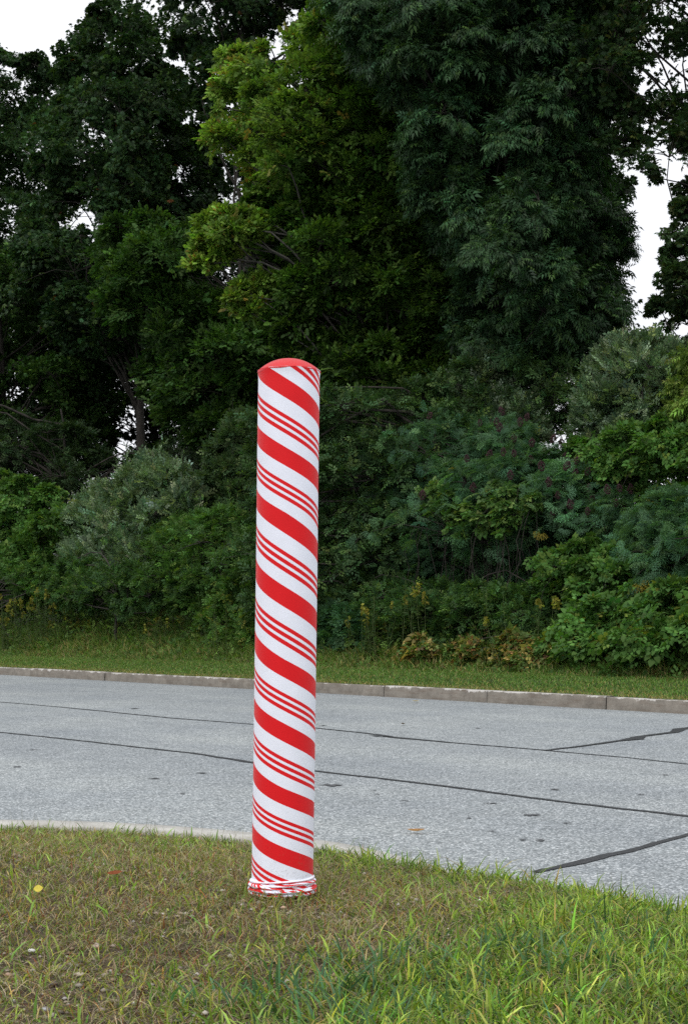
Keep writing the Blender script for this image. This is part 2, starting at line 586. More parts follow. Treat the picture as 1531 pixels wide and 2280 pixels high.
def red_mat():
    m, t, bs, out = newmat('red_fabric')
    g = node(t, 'ShaderNodeTexCoord').outputs['Object']
    t.links.new(ramp(t, noise(t, g, 30, 4), [(.3, (.56, .005, .009)), (.7, (.66, .009, .013))]), bs.inputs['Base Color'])
    bs.inputs['Roughness'].default_value = .6
    bs.inputs['Sheen Weight'].default_value = .1
    bump(t, bs, noise(t, g, 400, 2), .2, .002)
    return m
M_RED = red_mat()

PD = 4.13
S_ = PD / F
RAD = 68.3 * S_
def axis_at(z):
    py = HY - (z - EYE) / S_
    px = 628.5 + (1985 - py) * (15.0 / 1160)
    return (px - CX) * S_, PD
zy = lambda py: EYE - (py - HY) * S_
Z0, Z1 = zy(1972), zy(827)
# heights of each band's upper edge at the left limb, the front and the right limb (picture rows)
lf = np.array([640, 787, 940, 1080, 1235, 1396, 1545, 1687, 1825, 1958, 2090])
ce = np.array([701, 856, 1005.6, 1147, 1308, 1466, 1605, 1746, 1874, 2003, 2130])
rt = np.array([770, 919.5, 1059, 1211.6, 1367, 1521, 1658, 1788, 1915.5, 2040, 2165])
ph = np.arange(len(ce)).astype(float)
nphi, nz = 129, 300
phi = np.linspace(-math.pi, math.pi, nphi)        # 0 faces the camera, +pi/2 is the right limb
zz = np.linspace(Z0 - .01, Z1, nz)
def phase(phv, row):
    lo, mid, hi = (np.interp(row, a, ph) for a in (lf, ce, rt))
    u = np.clip(phv / (math.pi / 2), -1, 1)
    w = phv / (math.pi / 2)
    inside = mid + (hi - lo) / 2 * u + ((hi + lo) / 2 - mid) * u * u
    slope = -.44
    return inside + slope * (w - u)
rfl = RAD * (1 + .022 * np.exp(-((Z1 - zz) / .012) ** 2) - .004 * np.exp(-((Z1 - .04 - zz) / .02) ** 2))
P = np.zeros((nphi, nz, 3)); UV = np.zeros((nphi, nz, 2))
for a in range(nphi):
    for_r = rfl * (1 + .004 * np.sin(3 * phi[a] + zz * 3) + .002 * np.sin(5 * phi[a] - zz * 11))
    ax = np.array([axis_at(z)[0] for z in zz])
    P[a, :, 0] = ax + for_r * math.sin(phi[a])
    P[a, :, 1] = PD - for_r * math.cos(phi[a])
    P[a, :, 2] = zz
    UV[a, :, 0] = phi[a]
    UV[a, :, 1] = phase(np.full(nz, phi[a]), HY - (zz - EYE) / S_)
BX = axis_at(Z0)[0]
bol = empty('bollard', (BX, PD, Z0 - .012), 'tall round bollard in a red and white candy stripe stretch cover, standing in the grass', 'bollard')
link_mesh('cover', grid_mesh('cover', P, smooth=True, uv=UV.reshape(-1, 2)), M_STRIPE, bol)
# domed red cap with its seam
nr = 26
rr = np.linspace(0, 1, nr)
P = np.zeros((nphi, nr + 2, 3))
cxx = axis_at(Z1)[0]
for a in range(nphi):
    seam = .0022 * math.sin(2 * phi[a] + 1) + .0015 * math.sin(7 * phi[a])
    for k in range(nr):
        u = rr[k]
        z = Z1 + .036 * (1 - u ** 2.25)
        P[a, k] = (cxx + RAD * 1.014 * u * math.sin(phi[a]), PD - RAD * 1.014 * u * math.cos(phi[a]), z)
    P[a, nr] = (cxx + RAD * 1.026 * math.sin(phi[a]), PD - RAD * 1.026 * math.cos(phi[a]), Z1 - .0015)
    P[a, nr + 1] = (cxx + RAD * 1.024 * math.sin(phi[a]), PD - RAD * 1.024 * math.cos(phi[a]), Z1 - .0045 + seam)
link_mesh('cap', grid_mesh('cap', P[::-1], smooth=True), M_RED, bol)
# gathered folds of cloth at the foot
def fold(zc, rc, th, seed, tilt, tw, amp=1.0):
    th *= .86
    r = rng(seed)
    n, m = 160, 14
    a = np.linspace(-math.pi, math.pi, n)
    w = sum(r.normal() * np.sin(k * a + r.uniform(0, 6)) / k ** .8 for k in range(2, 6)) * .0016 * amp
    w2 = sum(r.normal() * np.sin(k * a + r.uniform(0, 6)) / k ** .6 for k in range(2, 6)) * .0014 * amp
    w3 = 1 + .34 * sum(r.normal() * np.sin(k * a + r.uniform(0, 6)) / k ** .5 for k in range(1, 6)) * .5
    b = np.linspace(0, 2 * math.pi, m)
    P = np.zeros((n, m, 3)); U = np.zeros((n, m, 2))
    for k in range(m):
        ra = rc + w + th * w3 * math.cos(b[k])
        P[:, k, 0] = BX - .001 + ra * np.sin(a)
        P[:, k, 1] = PD - ra * np.cos(a)
        P[:, k, 2] = zc + w2 + tilt * np.sin(a + .4) + th * .8 * w3 * math.sin(b[k])
        U[:, k, 1] = tw * a * .8 + .05 * b[k] + .14 * w / .003 + seed * .37
    for k in range(n):
        U[k, :, 0] = a[k]
    i = np.arange(n * m).reshape(n, m)
    f = np.stack([i[:-1, :-1], i[1:, :-1], i[1:, 1:], i[:-1, 1:]], -1).reshape(-1, 4)
    return P.reshape(-1, 3), f, U.reshape(-1, 2)
VV, FF, UU, nn_ = [], [], [], 0
for args in [(zy(1955), RAD * 1.005, .0050, 1, .005, .05, .7), (zy(1962), RAD * 1.03, .0070, 12, .004, .30, 1.0), (zy(1968), RAD * 1.045, .0068, 33, -.003, .9, 1.1),
             (zy(1975), RAD * 1.05, .0080, 23, .002, .55, 1.1), (zy(1983), RAD * 1.03, .0075, 14, .001, .8, .9)]:
    v, f, u = fold(*args)
    VV.append(v); FF.append(f + nn_); UU.append(u); nn_ += len(v)
link_mesh('hem', np_mesh('hem', np.concatenate(VV), [np.concatenate(FF)], smooth=True, uv=np.concatenate(UU)), M_STRIPE, bol)

# ------------------------------------------------------------------ grass of the island
def blades(P, H, Wd, lean, col, seed, tipdry=.0):
    """P (n,3) roots; curved tapering blades, 3 segments"""
    r = rng(seed)
    n = len(P)
    az = r.uniform(0, 2 * np.pi, n)
    side = np.stack([np.cos(az), np.sin(az), np.zeros(n)], 1)
    la = r.uniform(0, 2 * np.pi, n)
    out = np.stack([np.cos(la), np.sin(la), np.zeros(n)], 1)
    V = np.zeros((n, 7, 3)); C = np.zeros((n, 7, 3))
    for k, (u, wv) in enumerate([(0, .8), (.35, 1.0), (.7, .7)]):
        c = P + out * (lean * H * u ** 1.8)[:, None] + np.array([0, 0, 1.]) * (H * (u - .25 * lean * u ** 2))[:, None]
        V[:, 2 * k] = c - side * (Wd * wv * .5)[:, None]
        V[:, 2 * k + 1] = c + side * (Wd * wv * .5)[:, None]
        C[:, 2 * k] = col; C[:, 2 * k + 1] = col
    V[:, 6] = P + out * (lean * H)[:, None] + np.array([0, 0, 1.]) * (H * (1 - .35 * lean))[:, None]
    C[:, 6] = col
    if tipdry:
        C[:, 6] = C[:, 6] * (1 - tipdry) + np.array([.30, .22, .09]) * tipdry
    b = np.arange(n)[:, None] * 7
    q = np.concatenate([b + np.array([[0, 1, 3, 2]]), b + np.array([[2, 3, 5, 4]])])
    t3 = b + np.array([[4, 5, 6]])
    return V.reshape(-1, 3), q, t3, C.reshape(-1, 3)

def vary(r, base, n, amt=.25, hue=.12):
    base = np.array(base)
    k = np.exp(r.normal(0, amt, (n, 1)))
    h = 1 + r.normal(0, hue, (n, 3)) * np.array([1, .3, 1])
    return np.clip(base * k * h, .003, .9)

r = rng(42)
def in_view(x, y, m=.35):
    return (np.abs(x) < (CX / F) * y + m) & (y > 2.25)
def island_points(n, seed):
    r = rng(seed)
    x = r.uniform(-2.2, 2.3, n); y = r.uniform(2.2, 6.3, n)
    d = kdist(x, y)
    k = in_view(x, y) & (d > .15)
    return x[k], y[k], d[k]
def lush(x, y, d):
    """1 = green lush, 0 = worn brown; follows the photograph's patches"""
    px = CX + x / y * F
    w = sstep(-.55, .15, x - .25 * (y - 3.1)) * sstep(2.0, 2.0, y + 9)
    w = sstep(-.42, .30, x + .33 * (3.0 - y) * 1.2)
    w = np.maximum(w, .55 * sstep(.9, .25, d) * sstep(-1.4, -.2, x - y * -.05))
    w = np.maximum(w, .6 * sstep(.6, .2, d))
    w = w - .55 * np.exp(-((x + .05) ** 2 / .18 + (y - 3.85) ** 2 / .12))
    w = w - .3 * np.exp(-((x + .95) ** 2 / .12 + (y - 3.15) ** 2 / .10)) - .3 * np.exp(-((x + .75) ** 2 / .3 + (y - 4.6) ** 2 / .15)) + .45 * np.exp(-((x + .35) ** 2 / .03 + (y - 2.95) ** 2 / .05))
    w = np.clip(w + .26 * vnoise(x, y, 3.2, 31), 0, 1)
    return np.clip(.13 + .87 * w + .20 * np.clip(vnoise(x, y, 5.5, 39), 0, 2), 0, 1)

GV, GQ, GT, GC, gn = [], [], [], [], 0
def push(v, q, t3, c):
    global gn
    GV.append(v); GQ.append(q + gn); GT.append(t3 + gn); GC.append(c); gn += len(v)
# green blades, in tufts
x, y, d = island_points(230000, 100)
w = lush(x, y, d)
cl = .5 + .5 * vnoise(x, y, 9, 33)
keep = r.random(len(x)) < (.12 + .85 * w ** 1.2) * (.45 + .75 * cl) * np.clip((3.4 / y) ** .5, .7, 1.2)
x, y, d, w = x[keep], y[keep], d[keep], w[keep]
n = len(x)
P = np.stack([x, y, zisl(x, y) - .004], 1)
H = (.016 + .024 * w + .036 * (x > -.1) * sstep(.35, .15, d)) * np.exp(r.normal(0, .38, n)) * (.75 + .25 * sstep(.2, .5, d))
H = np.minimum(H, .115) * np.where((d < .35) & (x < -.1), .8, 1)
Wd = (.0026 + .0022 * r.random(n)) * (1 + .35 * w)
kind = r.random(n)
patch = vnoise(x, y, 2.6, 35)
col = np.where((kind < .62)[:, None], vary(r, (.185, .305, .042), n, .42, .17),
      np.where((kind < .80)[:, None], vary(r, (.42, .52, .09), n, .28, .12),
      np.where((kind < .90)[:, None], vary(r, (.05, .115, .035), n, .25, .12), vary(r, (.42, .33, .11), n, .25, .1))))
col = col * np.where(patch > 0, 1.0, .82)[:, None] * (0.85 + .15 * w)[:, None]
col[:, 0] *= np.where(w < .5, 1.15, 1)
push(*blades(P, H, Wd, np.abs(r.normal(.85, .45, n)), col, 1, .12))
# reddish brown worn blades and thatch on the dry side
x, y, d = island_points(170000, 101)
w = lush(x, y, d)
keep = r.random(len(x)) < (.62 * (1 - w) + .12) * (.5 + .7 * (.5 + .5 * vnoise(x, y, 8, 37)))
x, y, d, w = x[keep], y[keep], d[keep], w[keep]
n = len(x)
P = np.stack([x, y, zisl(x, y) - .003], 1)
kind = r.random(n)
col = np.where((kind < .38)[:, None], vary(r, (.20, .235, .035), n, .4, .12),
      np.where((kind < .62)[:, None], vary(r, (.20, .075, .032), n, .4, .15),
      np.where((kind < .82)[:, None], vary(r, (.44, .34, .14), n, .38, .1), vary(r, (.12, .22, .035), n, .3, .1))))
H = (.016 + .014 * (1 - w)) * np.exp(r.normal(0, .35, n))
push(*blades(P, H, .0016 + .0016 * r.random(n), np.abs(r.normal(.9, .5, n)), col, 2))
# dead stems lying flat
x, y, d = island_points(60000, 102)
n = len(x)
P = np.stack([x, y, zisl(x, y) + .003], 1)
push(*blades(P, r.uniform(.02, .05, n), np.full(n, .0016), r.uniform(1.5, 2.6, n), vary(r, (.36, .30, .19), n, .3, .08), 3))
# coarse blue green blades of tall fescue in loose tufts
tufts = [(790, 2190, 30), (840, 2150, 26), (720, 2230, 30), (600, 2215, 22), (900, 2235, 30), (1150, 2120, 30), (1190, 2150, 26), (1225, 2090, 18), (1060, 2250, 18), (640, 2160, 14), (1330, 2240, 16),
         (680, 2270, 20), (1010, 2140, 12), (560, 2250, 16), (1420, 2130, 10), (330, 2250, 5), (830, 2275, 20), (980, 2200, 12), (1480, 2080, 8), (1290, 2150, 12)]
Pt = []
for (px, py, k) in tufts:
    c = ground_pt(px, py, .235)
    a = rng(int(px * 7 + py))
    q = c + a.normal(0, .06, (int(k * 1.0), 2))
    Pt.append(q)
Pt = np.concatenate(Pt)
n = len(Pt)
P = np.stack([Pt[:, 0], Pt[:, 1], zisl(Pt[:, 0], Pt[:, 1]) - .004], 1)
push(*blades(P, r.uniform(.045, .10, n), r.uniform(.004, .007, n), np.abs(r.normal(.6, .3, n)), vary(r, (.085, .18, .08), n, .3, .1), 4))
# broader light green leaves in the foreground lawn
x, y, d = island_points(13000, 103)
w = lush(x, y, d)
keep = (r.random(len(x)) < .12 + .7 * w)
x, y = x[keep], y[keep]; n = len(x)
P = np.stack([x, y, zisl(x, y) - .002], 1)
push(*blades(P, r.uniform(.025, .07, n), r.uniform(.004, .0075, n), np.abs(r.normal(.75, .35, n)), vary(r, (.23, .35, .065), n, .28, .1), 5, .1))
# seed stalks standing along the edge
x, y, d = island_points(60000, 104)
keep = (d < .45) & (r.random(len(x)) < .045)
x, y = x[keep], y[keep]; n = len(x)
P = np.stack([x, y, zisl(x, y)], 1)
push(*blades(P, r.uniform(.06, .115, n), np.full(n, .0014), np.abs(r.normal(.35, .25, n)), vary(r, (.17, .17, .07), n, .25, .1), 6))
an = r.uniform(-math.pi, math.pi, 420); rr_ = RAD * r.uniform(1.16, 1.75, 420)
x, y = BX + rr_ * np.sin(an), PD - rr_ * np.cos(an); n = len(x)
P = np.stack([x, y, zisl(x, y) - .002], 1)
kind = r.random(n)
col = np.where((kind < .5)[:, None], vary(r, (.13, .19, .04), n, .3, .12), np.where((kind < .75)[:, None], vary(r, (.15, .08, .04), n, .3, .12), vary(r, (.33, .27, .14), n, .3, .1)))
push(*blades(P, r.uniform(.015, .060, n), r.uniform(.0018, .0035, n), np.abs(r.normal(.7, .4, n)), col, 7))
me = np_mesh('grass', np.concatenate(GV), [np.concatenate(GQ), np.concatenate(GT)], np.concatenate(GC))
tag(link_mesh('grass', me, M_GRASS), 'patchy green and brown grass around the striped bollard', 'grass', kind='stuff')

# pebbles and crumbs of soil
def lumps(n, seed):
    r = rng(seed)
    x, y, d = island_points(n, seed)
    w = lush(x, y, d)
    k = (r.random(len(x)) < (1 - w) * .9 * (.2 + (vnoise(x, y, 2.5, 50) > .1)) + .03)
    x, y = x[k], y[k]
    n = len(x)
    t = np.array([(1, 0, 0), (-1, 0, 0), (0, 1, 0), (0, -1, 0), (0, 0, 1), (0, 0, -1), (.7, .7, .3), (-.7, .6, .35), (.6, -.7, .3), (-.7, -.7, .3)], float)
    f = np.array([(4, 6, 0), (4, 2, 6), (4, 7, 2), (4, 1, 7), (4, 9, 1), (4, 3, 9), (4, 8, 3), (4, 0, 8), (5, 0, 6), (5, 6, 2), (5, 2, 7), (5, 7, 1), (5, 1, 9), (5, 9, 3), (5, 3, 8), (5, 8, 0)])
    s = (.0035 * np.exp(r.normal(0, .5, n)))
    big = r.random(n) < .03
    s = np.minimum(np.where(big, s * 2.2, s), .009)
    T = t[None] * s[:, None, None] * r.uniform(.8, 1.2, (n, 10, 1)) * np.array([1.2, 1.0, .7])
    a = r.uniform(0, 6.28, n)
    X = T[..., 0] * np.cos(a)[:, None] - T[..., 1] * np.sin(a)[:, None]
    Y = T[..., 0] * np.sin(a)[:, None] + T[..., 1] * np.cos(a)[:, None]
    V = np.stack([X + x[:, None], Y + y[:, None], T[..., 2] + (zisl(x, y) + .003)[:, None]], -1)
    F_ = (f[None] + (np.arange(n) * 10)[:, None, None]).reshape(-1, 3)
    pal = np.array([(.30, .25, .20), (.42, .38, .33), (.16, .13, .11), (.55, .52, .5), (.35, .24, .17)])
    c = pal[r.choice(5, n, p=[.35, .2, .25, .07, .13])] * np.exp(r.normal(0, .2, (n, 1)))
    return np_mesh('gravel', V.reshape(-1, 3), [F_], np.repeat(c, 10, 0), smooth=False)
m, t, bs, out = newmat('pebble_stone')
a = node(t, 'ShaderNodeAttribute', attribute_name='Col')
t.links.new(a.outputs['Color'], bs.inputs['Base Color'])
bs.inputs['Roughness'].default_value = .85
M_PEB = m
tag(link_mesh('gravel', lumps(26000, 60), M_PEB), 'small pebbles and soil crumbs in the worn grass', 'gravel', kind='stuff')

# a few single stones and fallen leaves that can be told apart
def stone(px, py, s, c, label, seed):
    r = rng(seed)
    xy = ground_pt(px, py, .235)
    z = float(zisl(np.array([xy[0]]), np.array([xy[1]]))[0])
    u = np.linspace(0, math.pi, 7); v = np.linspace(0, 2 * math.pi, 11)
    P = np.zeros((11, 7, 3))
    for a in range(11):
        for b in range(7):
            k = 1 + .2 * math.sin(3 * v[a] + seed) * math.sin(u[b]) + .12 * math.cos(5 * v[a] * 1 + 2 * seed) * math.sin(u[b])
            P[a, b] = (xy[0] + .75 * s * 1.25 * k * math.sin(u[b]) * math.cos(v[a]), xy[1] + .75 * s * k * math.sin(u[b]) * math.sin(v[a]), z + .008 + s * .45 * math.cos(u[b]))
    P[-1] = P[0]
    o = link_mesh('stone', grid_mesh('stone', P[::-1], col=np.tile(c, (77, 1)), smooth=True), M_PEB)
    tag(o, label, 'stone', 'loose stones in the worn grass')
stone(70, 2121, .010, (.78, .78, .78), 'small white stone in the worn grass near the left edge, below the yellow leaf', 1)
stone(496, 1978, .009, (.62, .60, .56), 'pale flat stone in the grass just left of the bollard foot', 2)
stone(752, 1979, .007, (.58, .58, .56), 'small pale stone in the grass just right of the bollard foot', 3)
stone(215, 2109, .010, (.42, .33, .26), 'tan pebble in the worn grass right of the white stone', 4)
stone(178, 2170, .011, (.48, .42, .32), 'yellowish pebble low in the worn grass at the left', 5)
stone(103, 2243, .010, (.42, .43, .46), 'grey pebble near the bottom left corner of the worn grass', 6)

def fallen_leaf(px, py, zb, L_, Wd_, c, label, az, curl=.25, on_road=False, tilt=0.0):
    xy = ground_pt(px, py, zb)
    z = zb if on_road else float(zisl(np.array([xy[0]]), np.array([xy[1]]))[0]) + .02
    n, m_ = 12, 7
    P = np.zeros((n, m_, 3))
    for a in range(n):
        u = a / (n - 1)
        w = Wd_ * math.sin(math.pi * min(.02 + u * .98, .985)) ** .7
        for b in range(m_):
            v = b / (m_ - 1) * 2 - 1
            lx, ly = (u - .5) * L_, v * w * .5
            lz = abs(v) ** 1.6 * w * curl + .10 * L_ * (2 * u - 1) ** 2
            X_, Y_ = lx * math.cos(az) - ly * math.sin(az), lx * math.sin(az) + ly * math.cos(az)
            P[a, b] = (xy[0] + X_, xy[1] + Y_ * math.cos(tilt) - lz * math.sin(tilt), z + .004 + lz * math.cos(tilt) + Y_ * math.sin(tilt) + .012 * math.sin(tilt))
    col = np.tile(c, (n * m_, 1)) * (1 + .12 * rng(9).normal(size=(n * m_, 1)))
    o = link_mesh('fallen_leaf', grid_mesh('fallen_leaf', P, col=np.clip(col, 0, 1), smooth=True), M_SOFT)
    tag(o, label, 'leaf')
fallen_leaf(86, 2006, .235, .025, .023, (.80, .68, .12), 'round bright yellow fallen leaf on the worn grass at the left', .2, .15, tilt=.8)
fallen_leaf(256, 1962, .235, .045, .018, (.30, .09, .035), 'narrow rusty red fallen leaf in the grass left of the bollard', .2, tilt=.5)
fallen_leaf(926, 1852, .010, .085, .030, (.50, .27, .14), 'curled tan dead leaf lying on the asphalt near the kerb', .1, .3, True)
fallen_leaf(925, 1562, .010, .10, .05, (.55, .45, .34), 'pale dry leaf on the asphalt at the foot of the far kerb', .5, .2, True)
fallen_leaf(897, 1613, .010, .06, .04, (.10, .07, .05), 'small dark dead leaf on the far half of the asphalt', .9, .3, True)

# ------------------------------------------------------------------ foliage machinery
# leaf unit templates: (verts(k,3) in [side, along, normal], faces list, shade(k) )
def kite(base, ang, L_, w, droop=.15, z0=0, nrmz=0.0):
    """one leaf: four-corner blade folded on the midrib"""
    c, s = math.cos(ang), math.sin(ang)
    pts = [(0, 0, 0), (w, L_ * .45, .12 * w + nrmz), (0, L_, -droop * L_), (-w, L_ * .45, .12 * w + nrmz)]
    return [(base[0] + c * x + s * y, base[1] - s * x + c * y, base[2] + z) for x, y, z in pts], [(0, 1, 2, 3)]
def lobed(base, ang, L_, w, droop=.2):
    c, s = math.cos(ang), math.sin(ang)
    pts = [(0, 0, 0), (w, L_ * .28, .03), (w * .62, L_ * .66, .01), (0, L_, -droop * L_), (-w * .62, L_ * .66, .01), (-w, L_ * .28, .03)]
    return [(base[0] + c * x + s * y, base[1] - s * x + c * y, base[2] + z) for x, y, z in pts], [(0, 1, 2, 3), (0, 3, 4, 5)]
def heart(base, ang, L_, w, droop=.35):
    c, s = math.cos(ang), math.sin(ang)
    pts = [(0, .0, 0), (w * .55, -L_ * .16, .01), (w, L_ * .22, .02), (w * .62, L_ * .62, -droop * .4 * L_), (0, L_, -droop * L_), (-w * .62, L_ * .62, -droop * .4 * L_), (-w, L_ * .22, .02), (-w * .55, -L_ * .16, .01)]
    return [(base[0] + c * x + s * y, base[1] - s * x + c * y, base[2] + z) for x, y, z in pts], [(0, 1, 2, 3, 4), (0, 4, 5, 6, 7)]
def unit(leaves):
    V, F_, S = [], [], []
    r = rng(len(leaves) * 13 + 5)
    for v, f in leaves:
        o = len(V)
        V += v
        F_ += [tuple(i + o for i in q) for q in f]
        s = math.exp(r.normal(0, .16))
        S += [s] * len(v)
    return np.array(V), F_, np.array(S)
_r = rng(8)
U_OAK = unit([kite((0, .1, 0), a, l, .20 * l / .8, .3) for a, l in [(-1.9, .7), (-1.15, .9), (-.5, 1.0), (.1, .95), (.7, 1.0), (1.3, .85), (2.1, .65)]])
U_MAPLE = unit([lobed((_r.normal() * .2, y, _r.normal() * .08), a, .52, .24, .12) for a, y in [(-1.3, .05), (1.2, .1), (-.9, .4), (.8, .45), (-.4, .75), (.35, .8), (0.0, 1.0)]])
U_ASH = unit([kite((sx * .02, y, -.28 * y * y), a, .55, .115, .6) for y, sx, a in [(.1, 1, 1.1), (.15, -1, -1.1), (.4, 1, .85), (.45, -1, -.9), (.7, 1, .6), (.75, -1, -.65), (.95, 0, 0)]])
U_OLIVE = unit([kite((0, y, .05 * math.sin(k * 2)), (1 if k % 2 else -1) * (.9 + .3 * math.sin(k)), .36, .105, -.1, 0) for k, y in enumerate(np.linspace(0, 1.1, 11))])
_su = []
for k, fa in enumerate((-1.2, -.6, 0, .65, 1.25)):
    for j in range(5):
        u = .25 + j * .165
        z = .25 * u - .45 * u * u
        bx, by = math.sin(fa) * u, math.cos(fa) * u
        for sg in (-1, 1):
            _su.append(kite((bx, by, z), fa + sg * 1.0, .29 * (1.1 - .5 * abs(u - .55)), .050, .35))
U_SUMAC = unit(_su)
U_HEART = unit([heart((0, 0, 0), 0, 1.0, .5), ])
U_TRIO = unit([heart((-.45, -.1, .0), -.5, .85, .42), heart((.5, 0, .12), .45, .8, .4), heart((0, .55, -.1), .05, .9, .45)])
U_SHRUB = unit([kite((_r.normal() * .12, y, _r.normal() * .08), a, .42, .13, .2) for a, y in [(-1.2, 0), (1.1, .1), (-.9, .35), (.9, .4), (-.6, .7), (.5, .75), (0, .95), (1.9, .3), (-2, .2)]])

def place_units(P, ax, up, size, U, col):
    """P (n,3), ax along, up normal hints; returns arrays"""
    tv, tf, ts = U
    n, k = len(P), len(tv)
    ax = nrm(ax)
    sd = nrm(np.cross(ax, up))
    nn = np.cross(sd, ax)
    size = np.broadcast_to(size, (n,))
    f4 = np.float32
    P, sd, ax, nn, tv, size = (a.astype(f4) for a in (np.asarray(P), sd, ax, nn, tv, np.asarray(size)))
    V = P[:, None] + size[:, None, None] * (tv[None, :, 0:1] * sd[:, None] + tv[None, :, 1:2] * ax[:, None] + tv[None, :, 2:3] * nn[:, None])
    col = np.clip(col, .002, .9).astype(f4)
    F_ = {}
    for f in tf: F_.setdefault(len(f), []).append(f)
    faces, C = [], []
    for kk, fl in F_.items():
        fa = np.array(fl, np.int32)
        faces.append((fa[None] + (np.arange(n, dtype=np.int32) * k)[:, None, None]).reshape(-1, kk))
        C.append((col[:, None] * ts[fa[:, 0]].astype(f4)[None, :, None]).reshape(-1, 3))
    return V.reshape(-1, 3), faces, C

def join_mesh(name, parts):
    V, F_, C, o = [], {}, {}, 0
    for v, f, c in parts:
        V.append(v)
        for q, cc in zip(f, c):
            F_.setdefault(q.shape[1], []).append(q + np.int32(o))
            C.setdefault(q.shape[1], []).append(cc)
        o += len(v)
    parts.clear()
    return np_mesh(name, np.concatenate(V), [np.concatenate(q) for q in F_.values()], fcol=np.concatenate([np.concatenate(q) for q in C.values()]))

def poly_in(poly, x, y):
    c = np.zeros(len(x), bool)
    j = len(poly) - 1
    for i in range(len(poly)):
        xi, yi = poly[i]; xj, yj = poly[j]
        if yi != yj:
            c ^= ((yi > y) != (yj > y)) & (x < (xj - xi) * (y - yi) / (yj - yi) + xi)
        j = i
    return c
def poly_dist(poly, x, y):
    d = np.full(len(x), 1e9)
    j = len(poly) - 1
    for i in range(len(poly)):
        a = np.array(poly[j], float); b = np.array(poly[i], float)
        ab = b - a
        u = np.clip(((x - a[0]) * ab[0] + (y - a[1]) * ab[1]) / (ab @ ab + 1e-9), 0, 1)
        d = np.minimum(d, np.hypot(x - a[0] - u * ab[0], y - a[1] - u * ab[1]))
        j = i
    return d

# open places between the crowns where no limb carries leaves
GAPS = [(185, 300, 13), (236, 318, 10), (180, 362, 16), (190, 482, 30), (215, 520, 14), (150, 500, 16), (95, 425, 12), (350, 300, 9), (310, 160, 10), (60, 205, 8),
        (430, 245, 13), (515, 245, 18), (600, 130, 16), (640, 152, 16), (618, 100, 22), (655, 30, 18), (490, 85, 8), (720, 205, 8),
        (290, 945, 16), (300, 905, 8), (275, 990, 12), (312, 985, 6), (20, 880, 8), (325, 770, 7),
        (1095, 50, 10), (1128, 215, 13), (1180, 140, 6), (1340, 100, 12), (1450, 60, 14), (1468, 130, 14), (1495, 180, 14), (1350, 272, 8),
        (1372, 365, 18), (1405, 372, 15), (1500, 395, 12), (1525, 150, 14), (1440, 25, 10), (1375, 20, 8), (1315, 180, 7), (1420, 160, 7),
        (1412, 600, 30), (1430, 575, 36), (1445, 535, 36), (1458, 490, 28), (1452, 460, 16), (1436, 730, 34), (1442, 760, 24), (1425, 690, 10), (1416, 645, 8),
        (690, 715, 8), (1008, 560, 5), (725, 430, 6), (735, 635, 7), (715, 390, 6), (1300, 40, 6), (1250, 300, 5)]
GA = np.array(GAPS, float)

def sky_px(P):
    D = P[:, 1]
    return CX + P[:, 0] / D * F, HY - (P[:, 2] - EYE) / D * F, F / D

